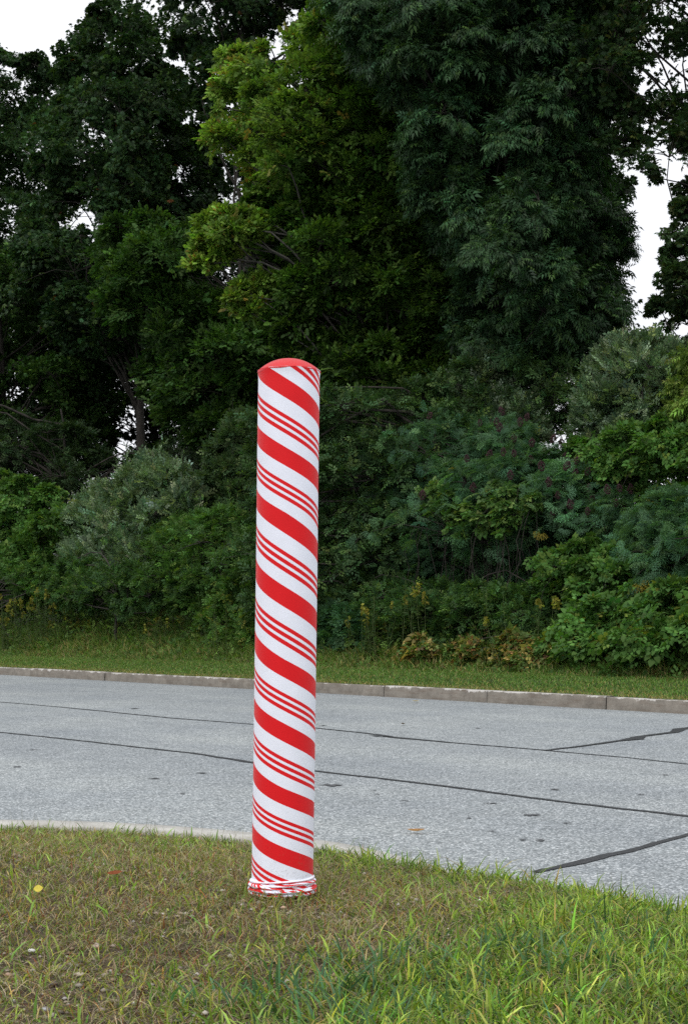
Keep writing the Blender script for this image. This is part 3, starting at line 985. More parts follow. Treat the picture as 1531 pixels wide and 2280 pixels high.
LS = .70
def Dq(px, q):
    return q / (NRM[1] + NRM[0] * (np.clip(px, -700, 2000) - CX) / F)
SH = []
def crown(poly, D, thick, cr, ncl, seed, U, usize, colfn, per=60, flat=.6, droop=.0, sprays=12, spray_r=.38, gaps=True, slant=0.0, upright=0.0, sprd=1.0, q=None, shoots=0):
    """leafy crown: clumps spread through a volume, each clump a set of flattened sprays.
    returns parts, clump centres (n,3), spray centres"""
    r = rng(seed)
    xs = [p[0] for p in poly]; ys = [p[1] for p in poly]
    X = r.uniform(min(xs), max(xs), ncl * 60); Y = r.uniform(min(ys), max(ys), ncl * 60)
    ins = poly_in(poly, X, Y)
    X, Y = X[ins], Y[ins]
    dd = poly_dist(poly, X, Y)
    s = F / D
    k = dd > cr * s * r.uniform(.15, .75, len(X))
    X, Y, dd = X[k], Y[k], dd[k]
    ctr = []
    sep = cr * s * .95
    for t_ in range(7):
        for a, b, e in zip(X, Y, dd):
            if len(ctr) >= ncl: break
            if all((a - c[0]) ** 2 + (b - c[1]) ** 2 > sep * sep for c in ctr):
                ctr.append((a, b, e))
        sep *= .78
    parts, C3, S3 = [], [], []
    for (a, b, e) in ctr:
        dep = thick * r.uniform(-1, 1) * min(1, e / (cr * s * 2.2) + .25)
        Dc = (D if q is None else Dq(a, q)) + dep
        c = W(a, b, Dc)
        R0 = cr * math.exp(r.normal(0, .28))
        R0 = min(R0, max(e / s * 1.3, cr * .45))
        C3.append(c)
        m_ = max(4, int(sprays * r.uniform(.8, 1.2)))
        v = nrm(r.normal(size=(m_, 3)))
        v[:, 2] = v[:, 2] * .9 + .18
        v = nrm(v)
        rad = R0 * (r.uniform(.3, 1.0, m_) ** .6) * np.where(r.random(m_) < .2, 1.35, 1.0)
        sc = c + v * rad[:, None] * np.array([1, 1, flat])
        if gaps:
            gx_, gy_, gs = sky_px(sc)
            lim = GA[None, :, 2] + (spray_r * R0 * gs)[:, None] * .35
            bad = (np.hypot(gx_[:, None] - GA[None, :, 0], gy_[:, None] - GA[None, :, 1]) < lim).any(1)
            sc, v = sc[~bad], v[~bad]
        if len(sc) == 0: continue
        S3.append((c, sc))
        m_ = len(sc)
        pn = max(3, int(round(per)))
        # every spray is a slightly tilted, ragged disc of leaf units
        sn = nrm(v * .55 + np.array([0, 0, .9]) + r.normal(0, .22, (m_, 3)))
        t1 = nrm(np.cross(sn, r.normal(size=(m_, 3))))
        t2 = np.cross(sn, t1)
        an = r.uniform(0, 2 * np.pi, (m_, pn)); ra = r.uniform(0, 1, (m_, pn)) ** .6 * spray_r * R0 * r.uniform(.7, 1.3, (m_, 1)) * sprd
        off = (np.cos(an) * ra)[..., None] * t1[:, None] + (np.sin(an) * ra)[..., None] * t2[:, None] + (r.normal(0, .16 * spray_r * R0, (m_, pn)))[..., None] * sn[:, None]
        P_ = (sc[:, None] + off).reshape(-1, 3)
        if droop: P_[:, 2] -= (droop * ra ** 2 / (spray_r * R0)).reshape(-1)
        axd = off.reshape(-1, 3) / (spray_r * R0) + np.repeat(v, pn, 0) * .6 + r.normal(0, .35, P_.shape) + np.array([0, 0, upright - droop * .8])
        upv = np.repeat(sn, pn, 0) + r.normal(0, .45, P_.shape)
        n = len(P_)
        sz = usize * np.exp(r.normal(0, .22, n))
        ep = np.clip(np.linalg.norm(P_ - c, axis=1) / R0, 0, 1.4)
        col = colfn(r, P_, n, ep, np.repeat(r.normal(size=m_), pn), r.normal())
        parts.append(place_units(P_, axd, upv, sz * (np.exp(r.normal(0, .12, n))), U, col))
        # long upright shoots with leaves all along
        for _ in range(shoots):
            j = r.integers(0, m_)
            if v[j, 2] < .1: continue
            Ls = cr * r.uniform(.6, 1.5)
            g = nrm(np.array([r.normal(0, .28), r.normal(0, .28), 1.0]))
            mm = max(3, int(Ls / (usize * .5)))
            u_ = np.linspace(0, 1, mm)[:, None]
            Ps = sc[j] + g * Ls * u_ + r.normal(0, .02, (mm, 3))
            ps = Ps[-1]
            SH.append((sc[j], ps))
            colS = colfn(r, Ps, mm, np.ones(mm), np.zeros(mm), .6)
            parts.append(place_units(Ps, g + r.normal(0, .45, (mm, 3)), r.normal(size=(mm, 3)), usize * (1 - .45 * u_[:, 0]), U, colS))
    return parts, C3, S3

def limbs(base, C3, S3, top, r0, seed, twig=True, tw=.012, sprawl=False):
    """trunk tube, branch tube mesh"""
    r = rng(seed)
    base = np.array(base, float); top = np.array(top, float)
    T = Tubes()
    n = 14
    u = np.linspace(0, 1, n)
    wob = np.cumsum(r.normal(0, .04 * np.linalg.norm(top - base) / 10, (n, 3)), 0) * np.array([1, 1, 0])
    tr = base + (top - base) * u[:, None] + wob * np.sin(u * np.pi)[:, None] ** .5
    rad = r0 * (1 - .82 * u) * (1 + .5 * np.exp(-u * 18))
    T.add(tr, rad, 10)
    B = Tubes()
    for c in C3:
        # leave the trunk below the clump and arch towards it
        zt = base[2] + (c[2] - base[2]) * r.uniform(.6, .95)
        uu = np.clip((zt - base[2]) / (top[2] - base[2]), .25, .97)
        s = np.array([np.interp(uu, u, tr[:, k]) for k in range(3)])
        if sprawl:      # a vine: every stem climbs from its own root
            gx_, gy_ = c[0] + r.normal(0, .3), c[1] + r.uniform(.6, 1.1)
            s = np.array([gx_, gy_, float(zbank(np.array([gx_]), np.array([gy_]))[0]) - .02])
        L_ = np.linalg.norm(c - s)
        k = 8
        w = np.linspace(0, 1, k)
        mid = s + (c - s) * w[:, None] + np.array([0, 0, 1]) * (np.sin(w * np.pi) * L_ * r.uniform(.02, .16))[:, None] + np.cumsum(r.normal(0, .028 * L_, (k, 3)), 0) * np.sin(w * np.pi)[:, None]
        rb_ = .004 if sprawl else min(r0 * .4, .0062 * L_ + .006) * r.uniform(.6, 1.25)
        B.add(mid, rb_ * (1 - .75 * w) + .004, 6)
    if twig:
        for c, sc in S3:
            for q in sc:
                L_ = np.linalg.norm(q - c)
                w = np.linspace(0, 1, 4)
                mid = c + (q - c) * w[:, None] + np.array([0, 0, 1]) * (np.sin(w * np.pi) * L_ * .1)[:, None] + r.normal(0, .03 * L_, (4, 3)) * np.sin(w * np.pi)[:, None]
                B.add(mid, tw * (1 - .7 * w), 4)
    return T, B

def tree(name, cat, label, group, foot, poly, D, thick, cr, ncl, seed, U, usize, colfn, mat=M_LEAF, barkm=M_BARK, r0=.2, top=None, extra=None, barkb=None, **k):
    """foot = picture column of the trunk base; stands on the bank"""
    SH.clear()
    q = k.pop('q', None)
    twigr = k.pop('twigr', .012)
    usize *= LS
    if cat == 'shrub':
        cf0 = colfn
        colfn = lambda *a: np.clip(cf0(*a) * np.array([1.22, 1.28, 1.15]), 0, .8)
    if q is not None:
        px0 = float(np.clip(foot, -60, 1600))
        Dn = float(Dq(px0, q)); sc_ = Dn / D
        k['per'] = k.get('per', 60) * min(sc_, 1.25) ** 2 * (2.3 if cat == 'tree' else 1.8)
        cr *= sc_; thick *= sc_; D0 = D; D = Dn
        if cat == 'shrub': k['q'] = q
        for e in (extra or []):
            e['D'] = e.get('D', D0) * sc_; e['cr'] = e.get('cr', cr) * sc_
    parts, C3, S3 = crown(poly, D, thick, cr, ncl, seed, U, usize, colfn, **k)
    for e in (extra or []):
        kk = dict(k); kk.update(e.get('k', {}))
        p2, c2, s2 = crown(e['poly'], e.get('D', D), e.get('thick', thick), e.get('cr', cr), e['ncl'], seed + 50 + e['ncl'], e.get('U', U), e.get('usize', usize), e.get('colfn', colfn), **kk)
        parts += p2; C3 += c2; S3 += s2
    bx = (foot - CX) / F * D
    bz = float(zbank(np.array([bx]), np.array([D]))[0]) - .05
    base = (bx, D, bz)
    if 'vine' in name:
        top = (bx, D, bz + .5)
    elif top is None:
        zt = max(c[2] for c in C3)
        xm = np.mean([c[0] for c in C3])
        top = (bx * .5 + xm * .5, D, zt)
    else:
        top = tuple(W(top[0], top[1], D))
    e = empty(name, base, label, cat, group)
    T, B = limbs(base, C3, S3, top, r0, seed + 7, tw=twigr, sprawl='vine' in name)
    for a_, b_ in SH: B.add(np.linspace(a_, b_, 3), np.array([.006, .004, .002]), 4)
    link_mesh('trunk', T.mesh('trunk'), barkm, e)
    link_mesh('branches', B.mesh('branches'), barkb or barkm, e)
    link_mesh('crown', join_mesh('crown', parts), mat, e)
    return e, C3, S3

# colour functions: (r, P, n, edge 0..1, spray value, clump value) -> linear base colours of the leaves themselves
def cf(base, alt=None, p_alt=.1, amt=.22, clump=.16, tip=None, dead=None, p_dead=.002, tipw=.7):
    base = np.array(base)
    def f(r, P, n, ep, sv, cv):
        c = vary(r, base, n, amt, .1) * np.exp(clump * cv + .10 * sv)[:, None]
        if alt is not None:
            k = r.random(n) < p_alt
            c[k] = vary(r, alt, k.sum(), amt, .1)
        if tip is not None:
            w = (np.clip(ep - .55, 0, 1) * tipw * (1 + .5 * sv)).clip(0, 1)[:, None]
            c = c * (1 - w) + np.array(tip) * w * np.exp(r.normal(0, .2, (n, 1)))
        if dead is not None:
            k = r.random(n) < p_dead
            c[k] = vary(r, dead, k.sum(), .2, .05)
        return c
    return f
C_OAK = cf((.032, .072, .026), (.05, .095, .024), .2, .3, .22, dead=(.16, .06, .02), p_dead=.002)
C_OAKB = cf((.020, .042, .016), None, 0, .25, .2)
C_MAPLED = cf((.040, .092, .02), (.065, .13, .025), .2, .28, .2)
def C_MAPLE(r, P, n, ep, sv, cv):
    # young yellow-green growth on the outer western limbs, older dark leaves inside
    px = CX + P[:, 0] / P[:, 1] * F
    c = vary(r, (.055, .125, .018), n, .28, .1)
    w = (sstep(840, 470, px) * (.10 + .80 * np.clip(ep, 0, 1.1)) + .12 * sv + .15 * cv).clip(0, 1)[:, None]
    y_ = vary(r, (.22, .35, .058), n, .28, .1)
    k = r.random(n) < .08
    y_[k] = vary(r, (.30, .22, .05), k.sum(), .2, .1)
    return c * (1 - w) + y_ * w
C_ASH = cf((.024, .060, .024), (.045, .095, .025), .2, .3, .26, tip=(.05, .11, .04), tipw=.3)
C_RIGHT = cf((.032, .066, .022), (.05, .065, .016), .12, .28, .2)
C_VINE = cf((.055, .118, .028), (.10, .16, .035), .15, .25, .12)
C_OLIVE = cf((.095, .145, .085), (.21, .27, .19), .25, .32, .14)
C_SHRUB = cf((.060, .125, .034), (.11, .17, .04), .12, .28, .12)
C_SUMAC = cf((.062, .135, .072), (.10, .19, .08), .2, .25, .12, tip=(.075, .135, .085), tipw=.5, dead=(.25, .2, .03), p_dead=.004)
C_DARKU = cf((.045, .095, .032), (.08, .14, .035), .2, .28, .12)

G_T = 'trees beyond the road'
# -------- back row of the wood
tree('oak_tree', 'tree', 'dark oak tree at the far left whose top ends below the white sky', G_T, -60,
     [(-420, 180), (-250, 140), (-100, 95), (0, 100), (60, 104), (120, 128), (170, 165), (230, 240), (250, 420), (230, 700), (200, 1000), (-420, 1050)], 43, 2.6, 1.0, 104, 11, U_OAK, .135, C_OAK, r0=.17, per=36, sprays=12, spray_r=.45, q=25)
tree('oak_tree', 'tree', 'tall dark oak tree at the left with a rounded top against the white sky', G_T, 330,
     [(134, 104), (155, 76), (192, 68), (212, 28), (248, 8), (285, 14), (322, 36), (356, 60), (368, 110), (400, 170), (470, 240), (500, 420), (460, 640), (380, 800), (180, 820), (40, 640), (60, 420), (95, 250), (130, 180)], 38, 2.4, 1.0, 92, 12, U_OAK, .125, C_OAK,
     r0=.17, top=(270, 90), per=30, sprays=12, spray_r=.45, q=23)
tree('oak_tree', 'tree', 'dark oak tree behind the bright maple, its crown cut off at the picture top', G_T, 560,
     [(354, -10), (360, -200), (500, -300), (760, -300), (800, -50), (700, 60), (640, 200), (560, 250), (480, 260), (440, 230), (410, 190), (388, 130), (366, 60)], 37, 2.2, 1.0, 40, 13, U_OAK, .125, C_OAK, r0=.17, top=(560, -150), per=30, sprays=12, spray_r=.45, q=23)
tree('oak_tree', 'tree', 'dark low branched tree in the shade of the wood at the left edge', G_T, 40,
     [(-420, 560), (-150, 520), (100, 560), (260, 640), (300, 760), (270, 880), (250, 1000), (230, 1090), (-420, 1120)], 36.5, 1.8, .8, 80, 14, U_OAK, .125, C_MAPLED, r0=.2, per=28, sprays=12, spray_r=.45, q=21.5)
# the wood that closes the view between the trunks
for (nm, lb, foot, poly, D, ncl, sd) in [
    ('maple_tree', 'dark forest tree in the wood behind the leaning trunks at the left', 330, [(60, 560), (300, 520), (560, 420), (700, 600), (700, 1090), (330, 1090), (330, 1020), (60, 1040), (60, 880), (60, 800)], 42, 110, 15),
    ('maple_tree', 'dark forest tree directly behind the bollard top, deep in the wood', 760, [(540, 240), (760, 180), (960, 260), (1020, 600), (1000, 1050), (560, 1060), (560, 700)], 38, 78, 16),
    ('ash_tree', 'dark forest tree deep in the wood behind the drooping ash', 1150, [(900, -60), (1150, -160), (1400, -60), (1420, 300), (1360, 520), (1330, 650), (1360, 900), (960, 950), (900, 500)], 33, 96, 17),
]:
    tree(nm, 'tree', lb, G_T, foot, poly, D, 2.0, 1.15, ncl, sd, U_OAK, .135, C_OAKB, r0=.15, per=17, sprays=12, spray_r=.5, q=25.5)
tree('oak_tree', 'tree', 'dark tree at the upper right with bits of white sky showing through its crown', G_T, 1700,
     [(1300, -60), (1360, -250), (1900, -250), (1950, 430), (1700, 470), (1531, 450), (1480, 425), (1420, 425), (1370, 400), (1340, 300), (1300, 150)], 26, 1.6, .62, 58, 18, U_OAK, .10, C_RIGHT, r0=.12, top=(1640, -150), per=21, sprays=10, spray_r=.5, q=21.5)
tree('oak_tree', 'tree', 'dark tree at the right edge beside the white gap of sky', G_T, 1640,
     [(1490, 470), (1540, 420), (1700, 400), (1900, 430), (1900, 1000), (1650, 980), (1531, 800), (1470, 730), (1435, 690), (1425, 640), (1450, 590), (1480, 540)], 24.5, 1.2, .5, 62, 19, U_OAK, .09, C_RIGHT, r0=.18, per=26, sprays=11, spray_r=.45, q=20.5)
# -------- middle row
tree('maple_tree', 'tree', 'green maple with layered sprays left of the bollard top', G_T, 600,
     [(225, 510), (340, 470), (450, 500), (430, 620), (540, 680), (700, 720), (710, 900), (620, 1010), (480, 1040), (400, 960), (340, 860), (310, 760), (240, 700)], 33, 1.6, .8, 62, 21, U_MAPLE, .165, C_MAPLED, mat=M_SOFT, r0=.16, per=24, sprays=11, spray_r=.5, flat=.45, q=21.5)
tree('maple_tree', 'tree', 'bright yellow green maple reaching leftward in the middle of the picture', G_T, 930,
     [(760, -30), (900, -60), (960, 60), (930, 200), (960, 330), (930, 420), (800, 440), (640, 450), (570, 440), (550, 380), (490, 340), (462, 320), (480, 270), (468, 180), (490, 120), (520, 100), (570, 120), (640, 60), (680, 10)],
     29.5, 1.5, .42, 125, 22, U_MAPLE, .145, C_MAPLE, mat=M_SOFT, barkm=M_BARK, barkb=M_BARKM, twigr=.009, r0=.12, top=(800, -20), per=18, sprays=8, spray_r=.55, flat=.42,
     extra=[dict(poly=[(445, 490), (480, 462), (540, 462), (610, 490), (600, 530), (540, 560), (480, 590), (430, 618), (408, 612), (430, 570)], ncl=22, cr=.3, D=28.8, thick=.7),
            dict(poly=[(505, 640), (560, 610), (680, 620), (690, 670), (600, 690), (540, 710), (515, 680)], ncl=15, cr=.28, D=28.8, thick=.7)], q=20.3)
tree('maple_tree', 'tree', 'leafy green maple rising behind and right of the bollard top', G_T, 880,
     [(540, 430), (640, 410), (760, 400), (940, 400), (1010, 560), (1070, 700), (1100, 800), (1050, 900), (900, 950), (720, 960), (690, 840), (690, 780), (620, 770), (560, 640), (600, 520)], 29.8, 1.3, .5, 150, 23, U_MAPLE, .145, cf((.045, .10, .016), (.08, .15, .022), .25, .28, .25), mat=M_SOFT, r0=.12, per=24, sprays=11, spray_r=.5, flat=.45, q=19.9)
tree('ash_tree', 'tree', 'huge ash tree with drooping blue green leaflets filling the upper right', G_T, 1190,
     [(750, 20), (760, -120), (1000, -220), (1340, -220), (1390, 60), (1360, 260), (1330, 420), (1385, 470), (1405, 560), (1375, 620), (1362, 680), (1400, 740), (1335, 790), (1250, 850), (1100, 840), (1010, 760), (1000, 640), (1000, 560), (930, 480), (915, 380), (920, 250), (850, 180), (790, 120)],
     26.5, 1.9, .52, 190, 24, U_ASH, .18, C_ASH, r0=.16, top=(1130, -150), per=22, sprays=10, spray_r=.55, flat=.8, droop=.28, q=20.2)
tree('young_tree', 'tree', 'slender young tree with fine pale leaves just left of the bollard', G_T, 540,
     [(525, 900), (545, 925), (566, 1000), (572, 1130), (540, 1180), (450, 1170), (440, 1080), (470, 1010), (500, 930)], 25.5, .5, .33, 34, 25, U_SHRUB, .13, cf((.065, .12, .045), (.12, .17, .07), .15), mat=M_SOFT, r0=.045, per=14, sprays=9, spray_r=.5, upright=.3, shoots=3, q=18.6)
tree('understory_tree', 'tree', 'low dark understory tree behind the vine mound and silvery shrub at the left', G_T, 150,
     [(-300, 900), (60, 920), (200, 960), (240, 1010), (330, 1020), (380, 960), (560, 980), (600, 1380), (-300, 1400)], 38, 1.0, .7, 150, 26, U_SHRUB, .17, cf((.030, .062, .022), (.05, .09, .03), .2, .28, .15), r0=.12, per=12, sprays=11, spray_r=.5, q=20)
tree('understory_tree', 'tree', 'low dark understory tree in shade behind the sumac at the right', G_T, 1200,
     [(560, 900), (700, 860), (960, 840), (1150, 780), (1330, 820), (1380, 980), (1300, 1380), (560, 1390)], 28, .9, .6, 110, 27, U_SHRUB, .16, C_DARKU, r0=.12, per=14, sprays=11, spray_r=.5, q=19.8)
# -------- shrubs on the bank
G_S = 'shrubs on the bank beyond the kerb'
def shrub(name, label, foot, poly, D, thick, cr, ncl, seed, U, us, cfn, **k):
    k.setdefault('r0', .035); k.setdefault('per', 15); k.setdefault('sprays', 9); k.setdefault('spray_r', .5)
    return tree(name, 'shrub', label, G_S, foot, poly, D, thick, cr, ncl, seed, U, us, cfn, gaps=False, **k)
shrub('vine_thicket', 'mound of broad leaved vines at the left edge', 10,
      [(-400, 1080), (-150, 1050), (0, 1052), (90, 1066), (165, 1100), (190, 1160), (190, 1260), (160, 1310), (-400, 1320)], 29.5, 1.3, .5, 74, 31, U_TRIO, .105, C_VINE, r0=.008, twigr=.004, mat=M_SOFT, per=18, q=17.6)
shrub('olive_shrub', 'silvery leaved shrub with upright twigs, left of the bollard', 270,
      [(170, 1140), (220, 1090), (290, 1050), (330, 1020), (390, 1030), (450, 1090), (430, 1160), (420, 1240), (330, 1330), (200, 1370), (150, 1310), (150, 1210)], 28, 1.0, .4, 74, 32, U_OLIVE, .21, C_OLIVE, mat=M_SOFT, shoots=3, upright=.7, per=17, q=17.6)
shrub('leafy_shrub', 'dense green shrub between the silvery shrub and the bollard', 450,
      [(330, 1180), (420, 1140), (520, 1130), (600, 1180), (610, 1370), (520, 1390), (380, 1360), (320, 1300)], 26.5, .9, .4, 62, 33, U_SHRUB, .13, C_SHRUB, mat=M_SOFT, shoots=1, per=16, q=16.9)
shrub('leafy_shrub', 'low dark shrub hidden at the foot of the silvery shrub', 260,
      [(130, 1240), (300, 1250), (420, 1290), (420, 1350), (300, 1365), (120, 1350)], 26.8, .7, .36, 34, 34, U_SHRUB, .12, C_DARKU, mat=M_SOFT, q=16.4)
shrub('leafy_shrub', 'low green shrub behind the goldenrod under the vine mound', 40,
      [(-400, 1260), (-100, 1250), (80, 1250), (200, 1270), (200, 1340), (-400, 1345)], 29, .5, .36, 50, 52, U_SHRUB, .13, C_SHRUB, mat=M_SOFT, q=16.7)
shrub('olive_shrub', 'tall silvery shrub rising behind the sumac to a point', 1060,
      [(960, 980), (1000, 900), (1030, 830), (1048, 780), (1075, 800), (1110, 870), (1180, 900), (1200, 980), (1100, 1020), (980, 1020)], 24.2, .6, .28, 50, 35, U_OLIVE, .20, C_OLIVE, mat=M_SOFT, shoots=3, upright=.9, q=19.2)
shrub('olive_shrub', 'thin silvery shrub right behind the bollard at the left of the sumac', 790,
      [(705, 960), (740, 910), (790, 930), (850, 950), (880, 905), (915, 960), (880, 1010), (780, 1060), (705, 1080)], 25.2, .5, .28, 34, 36, U_OLIVE, .20, C_OLIVE, mat=M_SOFT, shoots=3, upright=.9, q=19)
shrub('olive_shrub', 'silvery shrub below the white gap of sky at the right', 1400,
      [(1290, 960), (1300, 870), (1330, 800), (1370, 755), (1420, 745), (1480, 760), (1530, 800), (1560, 900), (1500, 990), (1380, 1030), (1300, 1030)], 21.5, .7, .3, 66, 37, U_OLIVE, .18, C_OLIVE, mat=M_SOFT, shoots=3, upright=.6, per=17, q=19.2)
shrub('willow_shrub', 'lime green narrow leaved shrub at the right edge', 1600,
      [(1495, 860), (1520, 800), (1560, 760), (1700, 730), (1850, 800), (1850, 1020), (1650, 1040), (1540, 980), (1500, 920)], 20.3, .5, .28, 40, 38, U_ASH, .13, cf((.10, .16, .03), (.16, .2, .05), .2), mat=M_SOFT, droop=.3, q=18.6)

# sumac thickets with dark fruit heads
def fruit_proto():
    r = rng(5)
    V, F_, o = [], [], 0
    t = np.array([(1, 0, 0), (-1, 0, 0), (0, 1, 0), (0, -1, 0), (0, 0, 1), (0, 0, -1)], float)
    f = np.array([(4, 0, 2), (4, 2, 1), (4, 1, 3), (4, 3, 0), (5, 2, 0), (5, 1, 2), (5, 3, 1), (5, 0, 3)])
    for k in range(110):
        u = r.random()
        w = .046 * math.sin(math.pi * (.12 + .85 * u)) ** .8
        a = r.uniform(0, 6.28)
        c = np.array([w * math.cos(a) * r.uniform(.6, 1), w * math.sin(a) * r.uniform(.6, 1), .125 * u])
        V.append(c + t * .0085); F_.append(f + o); o += 6
    V = np.concatenate(V)
    return np_mesh('fruit_head', V, [np.concatenate(F_)], vary(r, (.038, .012, .015), len(V), .3, .1))
FRUIT = fruit_proto()
FRUIT.materials.append(M_PEB)
def sumac(label, foot, poly, D, thick, ncl, seed, nfruit, zone):
    e, C3, S3 = shrub('sumac_shrub', label, foot, poly, D, thick, .42, ncl, seed, U_SUMAC, .18, C_SUMAC, mat=M_SOFT, per=6.0, sprays=10, spray_r=.55, flat=.8, r0=.04, q=18 if seed < 43 else 17.2)
    r = rng(seed + 1)
    pts = np.concatenate([s for c, s in S3])
    px, py, _ = sky_px(pts)
    ok_ = (py < zone + .15 * (px - 900).clip(0, 700))
    pts = pts[ok_]
    # heads stand at shoot tips: take the outermost sprays of every neighbourhood
    order = np.argsort(pts[:, 1] - .8 * pts[:, 2])
    done = []
    for q in pts[order]:
        if len(done) >= nfruit: break
        if all(np.hypot(q[0] - d_[0], q[2] - d_[2]) > .16 for d_ in done):
            done.append(q)
            o = bpy.data.objects.new('fruit_head', FRUIT)
            COL.objects.link(o)
            o.parent = e
            o.location = (q[0] - e.location[0], q[1] - .2 - e.location[1], q[2] + .1 - e.location[2])
            o.rotation_euler = (r.normal(0, .25), r.normal(0, .25), r.uniform(0, 6))
            s = r.uniform(.9, 1.4)
            o.scale = (s, s, s)
sumac('broad sumac shrub with dark red fruit heads right of the bollard', 1080,
      [(840, 1020), (900, 960), (960, 930), (1100, 935), (1200, 975), (1270, 1040), (1400, 1110), (1440, 1190), (1420, 1290), (1300, 1330), (1200, 1340), (1000, 1340), (880, 1280), (830, 1150)], 22.2, .9, 96, 41, 64, 1170)
sumac('darker sumac shrub close behind the bollard on its right side', 770,
      [(590, 1060), (640, 1010), (760, 990), (850, 975), (900, 1050), (920, 1200), (900, 1330), (820, 1400), (700, 1420), (590, 1410)], 23.6, .8, 78, 42, 14, 1100)
sumac('sumac shrub with a few fruit heads at the lower right edge', 1470,
      [(1380, 1190), (1440, 1120), (1530, 1090), (1700, 1100), (1800, 1200), (1800, 1330), (1500, 1340), (1400, 1290)], 18.6, .6, 46, 43, 12, 1260)
# vines
shrub('vine_thicket', 'broad leaved vines climbing the right edge behind the sumac', 1480,
      [(1240, 1010), (1300, 960), (1450, 930), (1560, 950), (1800, 1000), (1800, 1200), (1500, 1200), (1400, 1130), (1300, 1080)], 20.8, .6, .34, 58, 44, U_TRIO, .085, C_VINE, r0=.008, twigr=.004, mat=M_SOFT, q=18.2)
shrub('grape_vine', 'pale green vine leaves sprawling over the front of the sumac', 1090,
      [(905, 1090), (960, 1070), (1040, 1120), (1100, 1070), (1190, 1080), (1200, 1140), (1150, 1160), (1140, 1200), (1060, 1190), (1020, 1215), (985, 1170), (920, 1120)], 20.9, .15, .13, 34, 45, U_TRIO, .085, cf((.060, .118, .032), (.12, .17, .05), .2), mat=M_SOFT, per=4, sprays=6, r0=.008, twigr=.004, q=17.0)
shrub('grape_vine', 'green vine leaves hanging low below the sumac at the right', 1310,
      [(1180, 1290), (1220, 1220), (1300, 1190), (1400, 1230), (1430, 1300), (1350, 1360), (1220, 1350)], 19.6, .3, .25, 32, 46, U_TRIO, .085, C_VINE, mat=M_SOFT, per=8, sprays=7, q=16.9)
C_KNOT = cf((.065, .135, .035), (.13, .15, .03), .08, .25, .12)
def C_YELLOW(r, P, n, ep, sv, cv):
    c = vary(r, (.075, .11, .03), n, .35, .12)
    k = r.random(n)
    c[k < .36] = vary(r, (.24, .19, .07), (k < .36).sum(), .35, .12)
    c[k < .12] = vary(r, (.20, .10, .045), (k < .12).sum(), .3, .12)
    return c
shrub('vine_thicket', 'large heart leaved vines covering the bank at the lower right', 1420,
      [(1200, 1518), (1210, 1400), (1280, 1330), (1400, 1290), (1531, 1280), (1800, 1280), (1800, 1560), (1531, 1540), (1350, 1524)], 17.6, .7, .34, 84, 47, U_TRIO, .095, C_KNOT, r0=.008, twigr=.004, mat=M_SOFT, per=11, sprays=9, q=16.4)
shrub('vine_thicket', 'vines with yellowing leaves along the foot of the bank right of the bollard', 1000,
      [(815, 1492), (840, 1440), (880, 1462), (930, 1400), (985, 1455), (1040, 1410), (1090, 1465), (1130, 1400), (1200, 1430), (1270, 1420), (1350, 1516), (1150, 1516), (950, 1502)], 19.3, .4, .15, 96, 48, U_TRIO, .075, C_YELLOW, r0=.008, twigr=.004, mat=M_SOFT, per=8, sprays=8, q=16.0)
shrub('leafy_shrub', 'dark green shrub under the sumac, behind the yellow flowered weeds', 980,
      [(720, 1330), (860, 1290), (1000, 1300), (1200, 1310), (1280, 1350), (1260, 1440), (1000, 1460), (820, 1460), (720, 1440)], 21.0, .8, .36, 76, 49, U_SHRUB, .12, C_DARKU, mat=M_SOFT, q=17.0)
shrub('leafy_shrub', 'blue green shrub at the very foot of the bank right beside the bollard', 740,
      [(690, 1400), (720, 1340), (800, 1360), (830, 1420), (790, 1460), (700, 1465)], 22.3, .4, .26, 26, 50, U_SHRUB, .12, cf((.045, .105, .05), None, 0), mat=M_SOFT, q=16.4)
shrub('leafy_shrub', 'mixed green shrub just left of the bollard foot of the bank', 520,
      [(440, 1400), (480, 1320), (560, 1280), (610, 1330), (610, 1460), (500, 1460)], 24.8, .5, .3, 40, 51, U_SHRUB, .12, cf((.08, .155, .04), (.22, .23, .05), .1), mat=M_SOFT, q=16.6)

